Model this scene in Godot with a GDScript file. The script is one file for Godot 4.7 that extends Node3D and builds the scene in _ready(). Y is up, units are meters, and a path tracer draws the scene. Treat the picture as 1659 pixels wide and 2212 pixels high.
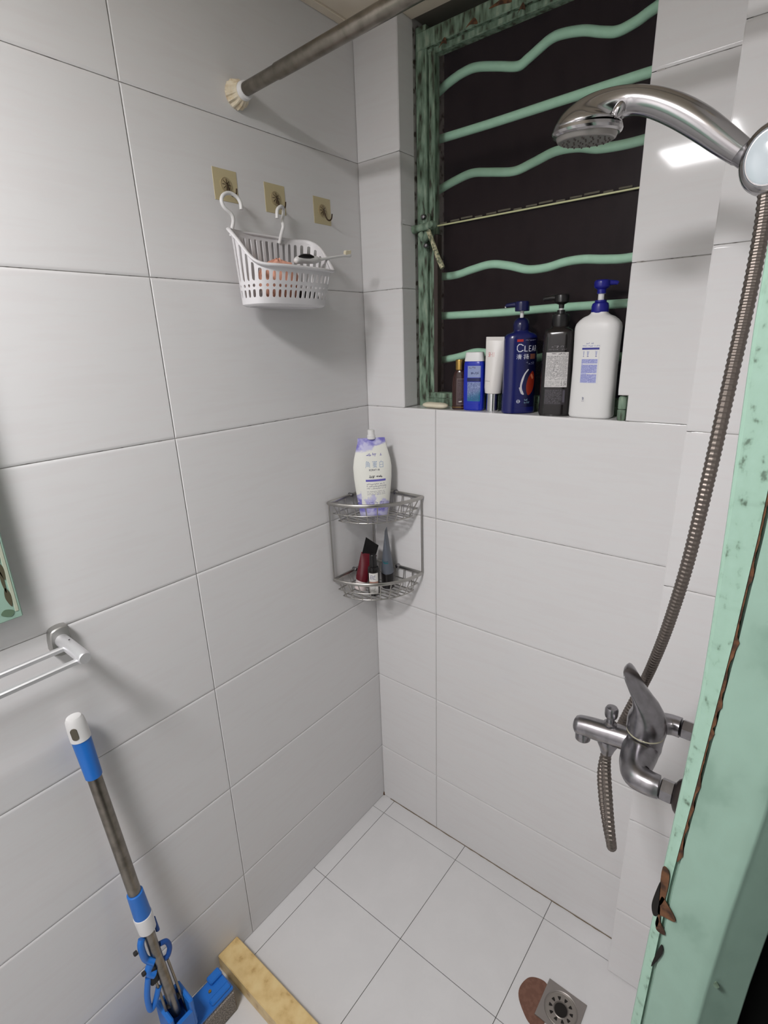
extends Node3D

# ---------------------------------------------------------------- geometry builder
class Geo:
	var p := PackedVector3Array()   # triangle corners, counter-clockwise seen from outside
	var uv := PackedVector2Array()

	func tri(a: Vector3, b: Vector3, c: Vector3, ua := Vector2.ZERO, ub := Vector2.ZERO, uc := Vector2.ZERO) -> void:
		p.append(a); p.append(b); p.append(c)
		uv.append(ua); uv.append(ub); uv.append(uc)

	func quad(a: Vector3, b: Vector3, c: Vector3, d: Vector3, ua := Vector2.ZERO, ub := Vector2.ZERO, uc := Vector2.ZERO, ud := Vector2.ZERO) -> void:
		tri(a, b, c, ua, ub, uc)
		tri(a, c, d, ua, uc, ud)

	func orient(from: int) -> void:   # turns a closed piece outside out
		var vol := 0.0
		if from >= p.size():
			return
		var o := p[from]
		for i in range(from, p.size(), 3):
			vol += (p[i] - o).dot((p[i + 1] - o).cross(p[i + 2] - o))
		if vol < 0.0:
			for i in range(from, p.size(), 3):
				var t := p[i + 1]; p[i + 1] = p[i + 2]; p[i + 2] = t
				var s := uv[i + 1]; uv[i + 1] = uv[i + 2]; uv[i + 2] = s

	func cap(ring: PackedVector3Array) -> void:
		var c := Vector3.ZERO
		for q in ring:
			c += q
		c /= ring.size()
		for i in ring.size():
			tri(c, ring[i], ring[(i + 1) % ring.size()])

	func loft(rings: Array, caps := true, loop := false) -> void:
		var from := p.size()
		var m: int = rings.size()
		var n: int = rings[0].size()
		for r in (m if loop else m - 1):
			var a: PackedVector3Array = rings[r]
			var b: PackedVector3Array = rings[(r + 1) % m]
			for i in n:
				var j := (i + 1) % n
				quad(a[i], a[j], b[j], b[i], Vector2(float(i) / n, float(r) / m), Vector2(float(i + 1) / n, float(r) / m), Vector2(float(i + 1) / n, float(r + 1) / m), Vector2(float(i) / n, float(r + 1) / m))
		if caps and not loop:
			var first: PackedVector3Array = rings[0].duplicate()
			first.reverse()
			cap(first)
			cap(rings[m - 1])
		orient(from)

	func lathe(prof: Array, n := 32, xf := Transform3D(), sx := 1.0, sz := 1.0, ex := 2.0) -> void:   # prof: Vector2(radius, height)
		var rings := []
		for q in prof:
			var ring := PackedVector3Array()
			for i in n:
				var a := TAU * i / n
				var c := cos(a)
				var s := sin(a)
				ring.append(xf * Vector3(signf(c) * pow(absf(c), 2.0 / ex) * maxf(q.x, 0.00002) * sx, q.y, signf(s) * pow(absf(s), 2.0 / ex) * maxf(q.x, 0.00002) * sz))
			rings.append(ring)
		loft(rings)

	func tube(path: Array, rad, n := 12, loop := false, flat := 1.0, up := Vector3.ZERO) -> void:   # flat: width of the section over its height; up: direction of its height
		var rings := []
		var m := path.size()
		var side := Vector3.ZERO
		for i in m:
			var t: Vector3
			if loop:
				t = (path[(i + 1) % m] - path[(i + m - 1) % m]).normalized()
			else:
				t = (path[mini(i + 1, m - 1)] - path[maxi(i - 1, 0)]).normalized()
			if up != Vector3.ZERO:
				side = up.cross(t).normalized()
			elif side == Vector3.ZERO:
				side = (Vector3.UP if absf(t.y) < 0.9 else Vector3.RIGHT).cross(t).normalized()
			else:
				side = (side - t * side.dot(t)).normalized()
			var other := t.cross(side)
			var r: float = rad if not rad is Array else rad[i]
			var ring := PackedVector3Array()
			for k in n:
				var a := TAU * k / n
				ring.append(path[i] + side * cos(a) * r * flat + other * sin(a) * r)
			rings.append(ring)
		loft(rings, true, loop)

	func box(c: Vector3, s: Vector3, b := 0.001, bas := Basis()) -> void:   # box with chamfered edges
		var from := p.size()
		var h := s / 2.0
		b = minf(b, minf(h.x, minf(h.y, h.z)) * 0.9)
		var V := func(i: int, j: int, k: int, ax: int) -> Vector3:
			var q := Vector3((h.x - (0.0 if ax == 0 else b)) * i, (h.y - (0.0 if ax == 1 else b)) * j, (h.z - (0.0 if ax == 2 else b)) * k)
			return c + bas * q
		for s0 in [-1, 1]:
			quad(V.call(s0, -1, -1, 0), V.call(s0, 1, -1, 0), V.call(s0, 1, 1, 0), V.call(s0, -1, 1, 0))
			quad(V.call(-1, s0, -1, 1), V.call(-1, s0, 1, 1), V.call(1, s0, 1, 1), V.call(1, s0, -1, 1))
			quad(V.call(-1, -1, s0, 2), V.call(1, -1, s0, 2), V.call(1, 1, s0, 2), V.call(-1, 1, s0, 2))
			for s1 in [-1, 1]:
				quad(V.call(s0, s1, -1, 0), V.call(s0, s1, -1, 1), V.call(s0, s1, 1, 1), V.call(s0, s1, 1, 0))
				quad(V.call(s0, -1, s1, 0), V.call(s0, -1, s1, 2), V.call(s0, 1, s1, 2), V.call(s0, 1, s1, 0))
				quad(V.call(-1, s0, s1, 1), V.call(-1, s0, s1, 2), V.call(1, s0, s1, 2), V.call(1, s0, s1, 1))
				for s2 in [-1, 1]:
					tri(V.call(s0, s1, s2, 0), V.call(s0, s1, s2, 1), V.call(s0, s1, s2, 2))
		var mid := c
		for i in range(from, p.size(), 3):   # convex: each face looks away from the middle
			var nn := (p[i + 1] - p[i]).cross(p[i + 2] - p[i])
			if nn.dot((p[i] + p[i + 1] + p[i + 2]) / 3.0 - mid) < 0.0:
				var t := p[i + 1]; p[i + 1] = p[i + 2]; p[i + 2] = t

	func prism(poly: PackedVector2Array, d: float, xf := Transform3D(), b := 0.0) -> void:   # polygon in x,y given depth d along z, chamfer b on the z=d edge
		var from := p.size()
		var n := poly.size()
		var inner := poly
		if b > 0.0:
			var off := Geometry2D.offset_polygon(poly, -b, Geometry2D.JOIN_MITER)
			if off.size() == 1 and off[0].size() == n:
				inner = off[0]
				var best := 0
				for k in n:
					if inner[k].distance_to(poly[0]) < inner[best].distance_to(poly[0]):
						best = k
				var turned := PackedVector2Array()
				for k in n:
					turned.append(inner[(best + k) % n])
				inner = turned
			else:
				b = 0.0
		var rings := []
		for q in [[poly, 0.0], [poly, d - b], [inner, d]]:
			var ring := PackedVector3Array()
			for v in q[0]:
				ring.append(xf * Vector3(v.x, v.y, q[1]))
			rings.append(ring)
		for r in 2:
			for i in n:
				var j := (i + 1) % n
				quad(rings[r][i], rings[r][j], rings[r + 1][j], rings[r + 1][i])
		var ids := Geometry2D.triangulate_polygon(poly)
		var cw := Geometry2D.is_polygon_clockwise(poly)
		for i in range(0, ids.size(), 3):
			var A: Vector2 = poly[ids[i]]
			var B: Vector2 = poly[ids[i + 1]]
			var C: Vector2 = poly[ids[i + 2]]
			var ccw := (B - A).cross(C - A) > 0.0
			var k := [ids[i], ids[i + 1], ids[i + 2]] if ccw != cw else [ids[i], ids[i + 2], ids[i + 1]]
			tri(rings[2][k[0]], rings[2][k[1]], rings[2][k[2]])
			tri(rings[0][k[0]], rings[0][k[2]], rings[0][k[1]])
		orient(from)

	func move(xf: Transform3D, from := 0) -> void:
		for i in range(from, p.size()):
			p[i] = xf * p[i]

	func mesh(crease := 40.0) -> ArrayMesh:
		var cs := cos(deg_to_rad(crease))
		var nf := p.size() / 3
		var fn := PackedVector3Array()
		var fu := PackedVector3Array()
		var at := {}
		for f in nf:
			var c := (p[f * 3 + 1] - p[f * 3]).cross(p[f * 3 + 2] - p[f * 3])
			fn.append(c)
			fu.append(c.normalized())
			for k in 3:
				var key := Vector3i((p[f * 3 + k] * 40000.0).round())
				if at.has(key):
					at[key].append(f)
				else:
					at[key] = [f]
		var v := PackedVector3Array()
		var nrm := PackedVector3Array()
		var tex := PackedVector2Array()
		for f in nf:
			if fn[f].length_squared() < 1e-24:
				continue
			for k in [0, 2, 1]:
				var i: int = f * 3 + k
				var sum := Vector3.ZERO
				for g in at[Vector3i((p[i] * 40000.0).round())]:
					if fu[g].dot(fu[f]) > cs:
						sum += fn[g]
				v.append(p[i])
				nrm.append(sum.normalized() if sum.length_squared() > 0.0 else fu[f])
				tex.append(uv[i])
		var arr := []
		arr.resize(Mesh.ARRAY_MAX)
		arr[Mesh.ARRAY_VERTEX] = v
		arr[Mesh.ARRAY_NORMAL] = nrm
		arr[Mesh.ARRAY_TEX_UV] = tex
		var am := ArrayMesh.new()
		am.add_surface_from_arrays(Mesh.PRIMITIVE_TRIANGLES, arr)
		return am


# ---------------------------------------------------------------- helpers
var used := {}
var M := {}

func numbered(called: String) -> String:
	used[called] = used.get(called, -1) + 1
	return called if used[called] == 0 else "%s_%03d" % [called, used[called]]

func tag(o: Node3D, label: String, category := "", group := "", kind := "") -> Node3D:
	if label: o.set_meta("label", label)
	if category: o.set_meta("category", category)
	if group: o.set_meta("group", group)
	if kind: o.set_meta("kind", kind)
	return o

func thing(called: String, label: String, category: String, at := Vector3.ZERO, turn := 0.0, group := "") -> Node3D:
	var o := Node3D.new()
	o.name = numbered(called)
	add_child(o, true)
	o.position = at
	o.rotation.y = turn
	tag(o, label, category, group)
	return o

func part(called: String, m: Mesh, mat: Material, parent: Node = null, xf := Transform3D()) -> MeshInstance3D:
	var o := MeshInstance3D.new()
	o.mesh = m
	o.material_override = mat
	o.name = numbered(called) if parent == null else called
	o.transform = xf
	(self if parent == null else parent).add_child(o, true)
	return o

func geo_part(called: String, g: Geo, mat: Material, parent: Node = null, crease := 40.0) -> MeshInstance3D:
	return part(called, g.mesh(crease), mat, parent)

func struct(called: String, g: Geo, mat: Material, label: String, crease := 30.0) -> MeshInstance3D:
	var o := part(called, g.mesh(crease), mat)
	tag(o, label, "", "", "structure")
	return o

func c8(r: int, g: int, b: int, a := 1.0) -> Color:
	return Color(r / 255.0, g / 255.0, b / 255.0, a)

func mat(col: Color, rough := 0.5, metal := 0.0) -> StandardMaterial3D:
	var m := StandardMaterial3D.new()
	m.albedo_color = col
	m.roughness = rough
	m.metallic = metal
	return m

func noise_tex(seed_: int, freq: float, cols: Array, stops: Array, size := 512, octaves := 4, kind := FastNoiseLite.TYPE_SIMPLEX_SMOOTH) -> NoiseTexture2D:
	var n := FastNoiseLite.new()
	n.seed = seed_
	n.noise_type = kind
	n.frequency = freq
	n.fractal_octaves = octaves
	var t := NoiseTexture2D.new()
	t.width = size
	t.height = size
	t.seamless = true
	t.noise = n
	var g := Gradient.new()
	g.offsets = PackedFloat32Array(stops)
	g.colors = PackedColorArray(cols)
	t.color_ramp = g
	return t

func grain(m: StandardMaterial3D, tex: Texture2D, scale: Vector3, world := true) -> StandardMaterial3D:
	m.albedo_texture = tex
	m.uv1_triplanar = true
	m.uv1_world_triplanar = world
	m.uv1_scale = scale
	return m

func smooth(pts: Array, steps := 6, closed := false) -> Array:   # a Catmull-Rom curve through the points
	var out := []
	var n := pts.size()
	for i in (n if closed else n - 1):
		var a = pts[(i + n - 1) % n] if closed else pts[maxi(i - 1, 0)]
		var b = pts[i]
		var c = pts[(i + 1) % n]
		var d = pts[(i + 2) % n] if closed else pts[mini(i + 2, n - 1)]
		for k in steps:
			var t := float(k) / steps
			out.append(b.cubic_interpolate(c, a, d, t))
	if not closed:
		out.append(pts[n - 1])
	return out

func blob(pts: Array, steps := 5) -> PackedVector2Array:   # a soft outline through corner points
	var q := PackedVector2Array()
	for v in smooth(pts, steps, true):
		q.append(v)
	return q

# ---------------------------------------------------------------- pictures for labels
func ink(im: Image, pts: Array, w: float, col: Color) -> void:   # a soft line through points, in pixels
	for i in pts.size() - 1:
		var a: Vector2 = pts[i]
		var b: Vector2 = pts[i + 1]
		var lo := a.min(b) - Vector2(w + 1, w + 1)
		var hi := a.max(b) + Vector2(w + 1, w + 1)
		for y in range(maxi(0, int(lo.y)), mini(im.get_height(), int(hi.y) + 1)):
			for x in range(maxi(0, int(lo.x)), mini(im.get_width(), int(hi.x) + 1)):
				var q := Vector2(x + 0.5, y + 0.5)
				var d := q.distance_to(Geometry2D.get_closest_point_to_segment(q, a, b))
				var k := clampf(w / 2.0 + 0.5 - d, 0.0, 1.0)
				if k > 0.0:
					im.set_pixel(x, y, im.get_pixel(x, y).lerp(Color(col, 1.0), k * col.a))

# strokes on a 0..10 square, polylines parted by |
const GLYPH := {
	"C": "9 2,7 .5,4 .5,1.5 3,1.5 7,4 9.5,7 9.5,9 8", "L": "2 .5,2 9.5,8 9.5", "E": "8 .5,2 .5,2 9.5,8 9.5|2 5,7 5", "A": "1 9.5,5 .5,9 9.5|2.6 6.5,7.4 6.5",
	"R": "2 9.5,2 .5,6 .5,8 2,8 3.5,6 5,2 5|5 5,8.5 9.5", "S": "8.5 1.5,6 .5,3 1,2 3,4 4.6,7 5.6,8.2 7.5,6.5 9.4,3.5 9.4,1.5 8.4", "K": "2 .5,2 9.5|8 .5,2 5.5|4 4,8.5 9.5", "-": "2 5,8 5", "I": "5 .5,5 9.5", "T": "1 .5,9 .5|5 .5,5 9.5", "N": "2 9.5,2 .5,8 9.5,8 .5",
	"jiao": "3.5 0,2 2|3.5 1.2,6.5 1.2,5.5 2.8|2 2.8,8 2.8,8 10|2 2.8,2 7,1 10|2 5,8 5|2 7.2,8 7.2|5 2.8,5 9", "dan": "1 .8,9 .8,8 2|5 .8,5 4|5 2.4,8 2.4|3 2,2.5 4|2.5 3.5,9 4.5|2.5 5.2,7.5 5.2,7.5 7.4,2.5 7.4,2.5 5.2|5 4.6,5 9.3|2 9.4,8 9.2|7 8.2,8.5 10", "bai": "5 0,4 2|2 2,8 2,8 10,2 10,2 2|2 6,8 6",
	"qing": "1 1,2 2|.5 4,1.5 5|.5 9,2 6|3.5 1.5,9.5 1.5|4 3,9 3|3 4.5,10 4.5|6.5 0,6.5 4.5|4.5 5.5,8.8 5.5,8.8 10|4.5 5.5,4.5 10|4.5 7,8.8 7|4.5 8.4,8.8 8.4", "yang": ".5 2.5,3.5 2.5|2 0,2 9.5,1 9|.5 6.5,3.5 5.5|4.5 1,8.5 1,5 4.2,9.5 4.2,9 9.5,8 9|6.5 4.2,4.5 8|8 4.2,6 9.5",
}

func glyph(im: Image, g: String, at: Vector2, size: Vector2, w: float, col: Color) -> void:
	for line in String(GLYPH[g]).split("|"):
		var pts := []
		for q in line.split(","):
			var xy := q.split(" ")
			pts.append(at + Vector2(float(xy[0]), float(xy[1])) / 10.0 * size)
		ink(im, pts, w, col)

func words(im: Image, list: Array, at: Vector2, size: Vector2, step: float, w: float, col: Color) -> void:
	for i in list.size():
		glyph(im, list[i], at + Vector2(step * i, 0), size, w, col)

func small_print(im: Image, r: Rect2, rows: int, size: float, w: float, col: Color, seed_: int) -> void:   # lines of print too small to read
	var rng := RandomNumberGenerator.new()
	rng.seed = seed_
	for k in rows:
		var y := r.position.y + r.size.y * (k + 0.5) / rows
		var x := r.position.x
		var stop := r.end.x - (rng.randf() * 0.35 * r.size.x if k % 4 == 3 else 0.0)
		while x < stop:
			for s in 3:
				var a := Vector2(x + rng.randf() * size * 0.8, y + (rng.randf() - 0.5) * size)
				var d := Vector2(size * 0.7, 0) if rng.randf() < 0.5 else Vector2(0, size * 0.6)
				ink(im, [a - d / 2, a + d / 2], w, col)
			x += size * (1.15 if rng.randf() > 0.12 else 2.2)

func canvas(w: int, h: int, col: Color) -> Image:
	var im := Image.create(w, h, false, Image.FORMAT_RGBA8)
	im.fill(col)
	return im

func printed(im: Image, rough := 0.4, metal := 0.0) -> StandardMaterial3D:
	var m := mat(Color.WHITE, rough, metal)
	m.albedo_texture = ImageTexture.create_from_image(im)
	m.texture_repeat = false
	return m


# ---------------------------------------------------------------- room numbers (metres)
const H1 := 0.2254          # height of the bottom row of wall tiles
const ROW := 0.3
const SILL := 1.4254
const CEIL := 2.296
const WX := 0.2313          # first upright joint of the window wall
const VZ := 0.6005          # first upright joint of the left wall
const OL := 0.1315          # window opening
const OR := 0.678
const CX := 0.8235          # pipe casing beside the window
const CZ := 0.0856
const RW := 0.957            # right wall
const BACK := 2.4

func _ready() -> void:
	# ---- camera
	var cam := Camera3D.new()
	cam.name = "camera"
	cam.position = Vector3(0.9914, 1.5984, 1.1548)
	cam.basis = Basis.from_euler(Vector3(-0.315, 0.6856, -0.0347))
	cam.fov = 88.759
	cam.near = 0.02
	cam.far = 50.0
	cam.current = true
	add_child(cam)
	# ---- surroundings: night outside, the ceiling panel is the light
	var we := WorldEnvironment.new()
	we.name = "world_environment"
	var env := Environment.new()
	env.background_mode = Environment.BG_COLOR
	env.background_color = Color(0.012, 0.012, 0.015)
	env.tonemap_mode = Environment.TONE_MAPPER_LINEAR
	env.tonemap_exposure = 2.6
	env.sdfgi_enabled = true
	env.ssao_enabled = true
	env.ssil_enabled = true
	we.environment = env
	add_child(we)
	var lamp := AreaLight3D.new()
	lamp.name = "ceiling_panel_light"
	lamp.area_size = Vector2(0.28, 0.28)
	lamp.position = Vector3(0.49, CEIL - 0.0175, 1.56)
	lamp.rotation = Vector3(-PI / 2, 0, 0)
	lamp.light_color = Color(1.0, 0.992, 0.998)
	lamp.light_energy = 1.0
	lamp.area_range = 8.0
	lamp.area_attenuation = 2.0
	lamp.shadow_enabled = true
	add_child(lamp)

	materials()
	walls()
	floor_and_curb()
	ceiling_and_lamp()
	window_and_bars()
	door_jamb()
	faucet()
	shower_set()
	left_wall_things()
	basket()
	corner_shelf()
	sill_things()
	drain()
	mop()


func materials() -> void:
	# glazed tile: white with a faint grain that runs along the tile
	M.tile = grain(mat(Color.WHITE, 0.06), noise_tex(3, 0.02, [c8(220, 218, 218), c8(222, 221, 221), c8(221, 219, 219)], [0.2, 0.5, 0.8]), Vector3(0.35, 3.2, 0.35))
	M.tile.metallic_specular = 0.28
	M.floor_tile = grain(mat(Color.WHITE, 0.22), noise_tex(5, 0.012, [c8(214, 213, 213), c8(217, 216, 216)], [0.2, 0.8]), Vector3(1.3, 1.3, 1.3))
	M.grout = grain(mat(Color.WHITE, 0.9), noise_tex(8, 0.02, [c8(84, 78, 70), c8(168, 165, 161), c8(184, 181, 178)], [0.2, 0.42, 0.7]), Vector3(3, 3, 3))
	M.floor_grout = mat(c8(78, 76, 72), 0.9)
	M.plaster = mat(c8(120, 117, 112), 0.9)
	M.ceiling = grain(mat(Color.WHITE, 0.45), noise_tex(9, 0.01, [c8(222, 209, 188), c8(228, 216, 197)], [0.35, 0.65]), Vector3(1, 1, 1))
	M.paint = grain(mat(Color.WHITE, 0.42), noise_tex(11, 0.011, [c8(134, 164, 148), c8(148, 178, 162), c8(153, 184, 168), c8(150, 180, 164)], [0.12, 0.3, 0.6, 0.8], 512, 5), Vector3(2.2, 1.4, 2.2))
	M.old_paint = grain(mat(Color.WHITE, 0.6), noise_tex(12, 0.022, [c8(52, 50, 40), c8(82, 98, 80), c8(104, 126, 107), c8(122, 146, 127), c8(150, 166, 146)], [0.16, 0.28, 0.42, 0.6, 0.85], 512, 5), Vector3(5.0, 1.2, 5.0))
	M.rust = grain(mat(Color.WHITE, 0.85), noise_tex(13, 0.03, [c8(62, 42, 30), c8(104, 70, 46), c8(116, 80, 54)], [0.2, 0.5, 0.8]), Vector3(4, 4, 4))
	M.hole = mat(c8(24, 20, 16), 0.9)
	M.chrome = mat(c8(176, 174, 175), 0.17, 1.0)
	M.worn_chrome = grain(mat(Color.WHITE, 0.27, 1.0), noise_tex(14, 0.03, [c8(136, 134, 136), c8(152, 150, 153), c8(158, 156, 160)], [0.25, 0.5, 0.75]), Vector3(3, 3, 3))
	M.hose = mat(c8(126, 118, 112), 0.42, 1.0)
	M.steel = grain(mat(Color.WHITE, 0.34, 1.0), noise_tex(15, 0.03, [c8(118, 113, 104), c8(138, 132, 123), c8(148, 142, 133)], [0.2, 0.5, 0.8]), Vector3(2, 2, 2))
	M.alu = mat(c8(226, 226, 228), 0.5, 0.85)
	M.wire = mat(c8(182, 180, 176), 0.3, 1.0)
	M.white = mat(c8(228, 227, 226), 0.4)
	M.basket = mat(c8(226, 224, 226), 0.45)
	M.cream = mat(c8(222, 212, 184), 0.5)
	M.blue = mat(c8(34, 110, 196), 0.38)
	M.blue_dark = mat(c8(20, 74, 150), 0.5)
	M.black = mat(c8(26, 24, 25), 0.3)
	M.rubber = mat(c8(34, 32, 32), 0.7)
	M.navy = mat(c8(20, 26, 92), 0.22)
	M.gold = mat(c8(196, 160, 92), 0.3, 1.0)
	M.hook_film = mat(c8(196, 183, 146), 0.35)
	M.bronze = mat(c8(70, 56, 42), 0.4, 0.8)
	M.brown_patch = grain(mat(Color.WHITE, 0.75), noise_tex(16, 0.02, [c8(108, 74, 60), c8(118, 83, 68)], [0.35, 0.65]), Vector3(6, 6, 6))
	M.marble = grain(mat(Color.WHITE, 0.35), noise_tex(17, 0.018, [c8(182, 146, 92), c8(210, 180, 124), c8(220, 192, 136), c8(224, 199, 144)], [0.12, 0.3, 0.55, 0.8], 512, 6), Vector3(2.2, 2.2, 2.2))


# ---------------------------------------------------------------- tiles
var tile_cache := {}

func tile_mesh(w: float, h: float, flat := false) -> ArrayMesh:
	var key := "%.4f/%.4f/%s" % [w, h, flat]
	if tile_cache.has(key):
		return tile_cache[key]
	var j := 0.0007 if not flat else 0.0008
	var bu := minf(0.0015 if not flat else 0.0006, w * 0.2)
	var bv := minf(0.006 if not flat else 0.0006, h * 0.2)
	var dz := 0.0013 if not flat else 0.0004
	var g := Geo.new()
	var rings := []
	for q in [[j, j, -0.009], [j, j, -dz], [j + bu, j + bv * 0.4, -dz * 0.35], [j + bu, j + bv, 0.0]]:
		rings.append(PackedVector3Array([Vector3(q[0], q[1], q[2]), Vector3(w - q[0], q[1], q[2]), Vector3(w - q[0], h - q[1], q[2]), Vector3(q[0], h - q[1], q[2])]))
	g.loft(rings)
	tile_cache[key] = g.mesh(25.0)
	return tile_cache[key]

# corner: lower left corner of the tile seen from the room; u to the right, n out of the wall
func lay(parent: Node3D, corner: Vector3, u: Vector3, n: Vector3, w: float, h: float, m: Material, flat := false) -> void:
	if w < 0.004 or h < 0.004:
		return
	var o := part("tile", tile_mesh(w, h, flat), m, parent)
	o.transform = Transform3D(Basis(u, n.cross(u), n), corner)

func rows(first: float, from: float, to: float) -> Array:   # heights of the joints between two levels
	var out := [from]
	var y := first
	while y < to - 0.004:
		if y > from + 0.004:
			out.append(y)
		y += ROW
	out.append(to)
	return out

func slab(called: String, lo: Vector3, hi: Vector3, m: Material, label: String) -> MeshInstance3D:
	var g := Geo.new()
	g.box((lo + hi) / 2.0, hi - lo, 0.0005)
	return struct(called, g, m, label)

func walls() -> void:
	const G := 0.0028   # grout lies this far behind the tile face
	# left wall
	var wl := slab("wall_left", Vector3(-0.12, -0.05, -0.2), Vector3(-G, CEIL + 0.05, BACK + 0.1), M.grout, "white glazed tile wall on the left, large tiles in level rows")
	var ys := rows(H1, 0.0, CEIL)
	var zs := [-0.006, VZ, VZ + 0.6, VZ + 1.2, BACK]
	for r in ys.size() - 1:
		for k in 4:
			lay(wl, Vector3(0, ys[r], zs[k + 1]), Vector3(0, 0, -1), Vector3(1, 0, 0), zs[k + 1] - zs[k], ys[r + 1] - ys[r], M.tile)
	# window wall: below the sill, left of the opening, right of it
	var g := Geo.new()
	var parts := [[-0.01, -0.05, CX, SILL - 0.012], [-0.01, SILL - 0.012, OL - G, CEIL + 0.05], [0.7, SILL - 0.012, CX, CEIL + 0.05]]
	for b in parts:
		g.box(Vector3((b[0] + b[2]) / 2, (b[1] + b[3]) / 2, -0.1 - G / 2), Vector3(b[2] - b[0], b[3] - b[1], 0.2 - G), 0.0003)
	var wb := struct("wall_window", g, M.grout, "white tiled wall with the window opening above the sill")
	ys = rows(H1, 0.0, SILL)
	for r in ys.size() - 1:
		lay(wb, Vector3(0, ys[r], 0), Vector3(1, 0, 0), Vector3(0, 0, 1), WX, ys[r + 1] - ys[r], M.tile)
		lay(wb, Vector3(WX, ys[r], 0), Vector3(1, 0, 0), Vector3(0, 0, 1), CX - WX, ys[r + 1] - ys[r], M.tile)
	ys = rows(SILL, SILL, CEIL)
	for r in ys.size() - 1:
		lay(wb, Vector3(0, ys[r], 0), Vector3(1, 0, 0), Vector3(0, 0, 1), OL, ys[r + 1] - ys[r], M.tile)
		if r > 0:
			lay(wb, Vector3(OR, ys[r], 0), Vector3(1, 0, 0), Vector3(0, 0, 1), CX - OR, ys[r + 1] - ys[r], M.tile)
	# the tile beside the sill has a notch cut for the hinge
	var q := Geo.new()
	var y1: float = ys[1]
	q.prism(PackedVector2Array([Vector2(0.6985, SILL + 0.0007), Vector2(CX - 0.0007, SILL + 0.0007), Vector2(CX - 0.0007, y1 - 0.0007), Vector2(OR + 0.0007, y1 - 0.0007), Vector2(OR + 0.0007, 1.4775), Vector2(0.6985, 1.4775)]), 0.009, Transform3D(Basis(), Vector3(0, 0, -0.009)), 0.0012)
	geo_part("tile", q, M.tile, wb, 25.0)
	# reveals and sill
	for lv in [[SILL, SILL + ROW], [SILL + ROW, 1.872], [1.872, SILL + 2 * ROW], [SILL + 2 * ROW, CEIL]]:
		lay(wb, Vector3(OL, lv[0], 0.0), Vector3(0, 0, -1), Vector3(1, 0, 0), 0.062, lv[1] - lv[0], M.tile)
	for lv in [[1.478, SILL + ROW], [SILL + ROW, SILL + 2 * ROW], [SILL + 2 * ROW, CEIL]]:
		lay(wb, Vector3(OR, lv[0], -0.062), Vector3(0, 0, 1), Vector3(-1, 0, 0), 0.062, lv[1] - lv[0], M.tile)
	var back := Geo.new()
	back.box(Vector3(0.6935, 1.887, -0.1), Vector3(0.014, 0.82, 0.198), 0.0003)
	geo_part("reveal", back, M.grout, wb)
	for sx in [[OL, WX], [WX, OR + 0.02]]:
		lay(wb, Vector3(sx[0], SILL, -0.0005), Vector3(1, 0, 0), Vector3(0, 1, 0), sx[1] - sx[0], 0.0685, M.tile, true)
	# pipe casing in the corner beside the window
	var cas := slab("wall_casing", Vector3(CX + G, -0.05, -0.15), Vector3(RW, CEIL + 0.05, CZ - G), M.grout, "tiled pipe casing that stands out beside the window")
	ys = [0.0, 0.2278, 0.5201, 0.8205, 1.1215, 1.4271, 1.7288, 2.0235, CEIL]
	for r in ys.size() - 1:
		lay(cas, Vector3(CX, ys[r], CZ), Vector3(1, 0, 0), Vector3(0, 0, 1), RW - CX, ys[r + 1] - ys[r], M.tile)
		lay(cas, Vector3(CX, ys[r], 0.0), Vector3(0, 0, 1), Vector3(-1, 0, 0), CZ, ys[r + 1] - ys[r], M.tile)
	# right wall with the doorway the camera stands in
	g = Geo.new()
	for b in [[-0.05, CEIL + 0.05, -0.15, 0.62, 1.02], [2.06, CEIL + 0.05, 0.62, 1.56, 1.06], [-0.05, CEIL + 0.05, 1.56, BACK + 0.1, 1.06]]:
		g.box(Vector3((RW + G + b[4]) / 2, (b[0] + b[1]) / 2, (b[2] + b[3]) / 2), Vector3(b[4] - RW - G, b[1] - b[0], b[3] - b[2]), 0.0003)
	var wr := struct("wall_right", g, M.grout, "white tiled wall that carries the mixer tap, cut by the doorway")
	for r in ys.size() - 1:
		lay(wr, Vector3(RW, ys[r], CZ), Vector3(0, 0, 1), Vector3(-1, 0, 0), 0.618 - CZ, ys[r + 1] - ys[r], M.tile)
		lay(wr, Vector3(RW, ys[r], 1.6), Vector3(0, 0, 1), Vector3(-1, 0, 0), BACK - 1.6, ys[r + 1] - ys[r], M.tile)
	# back wall
	var wk := slab("wall_back", Vector3(-0.1, -0.05, BACK + G), Vector3(1.06, CEIL + 0.05, BACK + 0.12), M.grout, "white tiled wall behind the camera")
	ys = rows(H1, 0.0, CEIL)
	for r in ys.size() - 1:
		lay(wk, Vector3(RW, ys[r], BACK), Vector3(-1, 0, 0), Vector3(0, 0, -1), 0.35, ys[r + 1] - ys[r], M.tile)
		lay(wk, Vector3(0.6, ys[r], BACK), Vector3(-1, 0, 0), Vector3(0, 0, -1), 0.6, ys[r + 1] - ys[r], M.tile)
	# dark room outside the door
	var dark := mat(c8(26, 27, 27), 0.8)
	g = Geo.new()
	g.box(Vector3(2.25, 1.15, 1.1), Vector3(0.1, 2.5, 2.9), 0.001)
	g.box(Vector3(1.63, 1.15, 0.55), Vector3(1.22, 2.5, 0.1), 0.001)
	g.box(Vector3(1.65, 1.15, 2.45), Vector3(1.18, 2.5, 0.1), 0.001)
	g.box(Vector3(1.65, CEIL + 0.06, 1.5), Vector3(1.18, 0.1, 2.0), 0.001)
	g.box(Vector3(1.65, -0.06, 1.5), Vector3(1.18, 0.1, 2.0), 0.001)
	struct("wall_hall", g, dark, "dark unlit passage outside the doorway")


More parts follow.
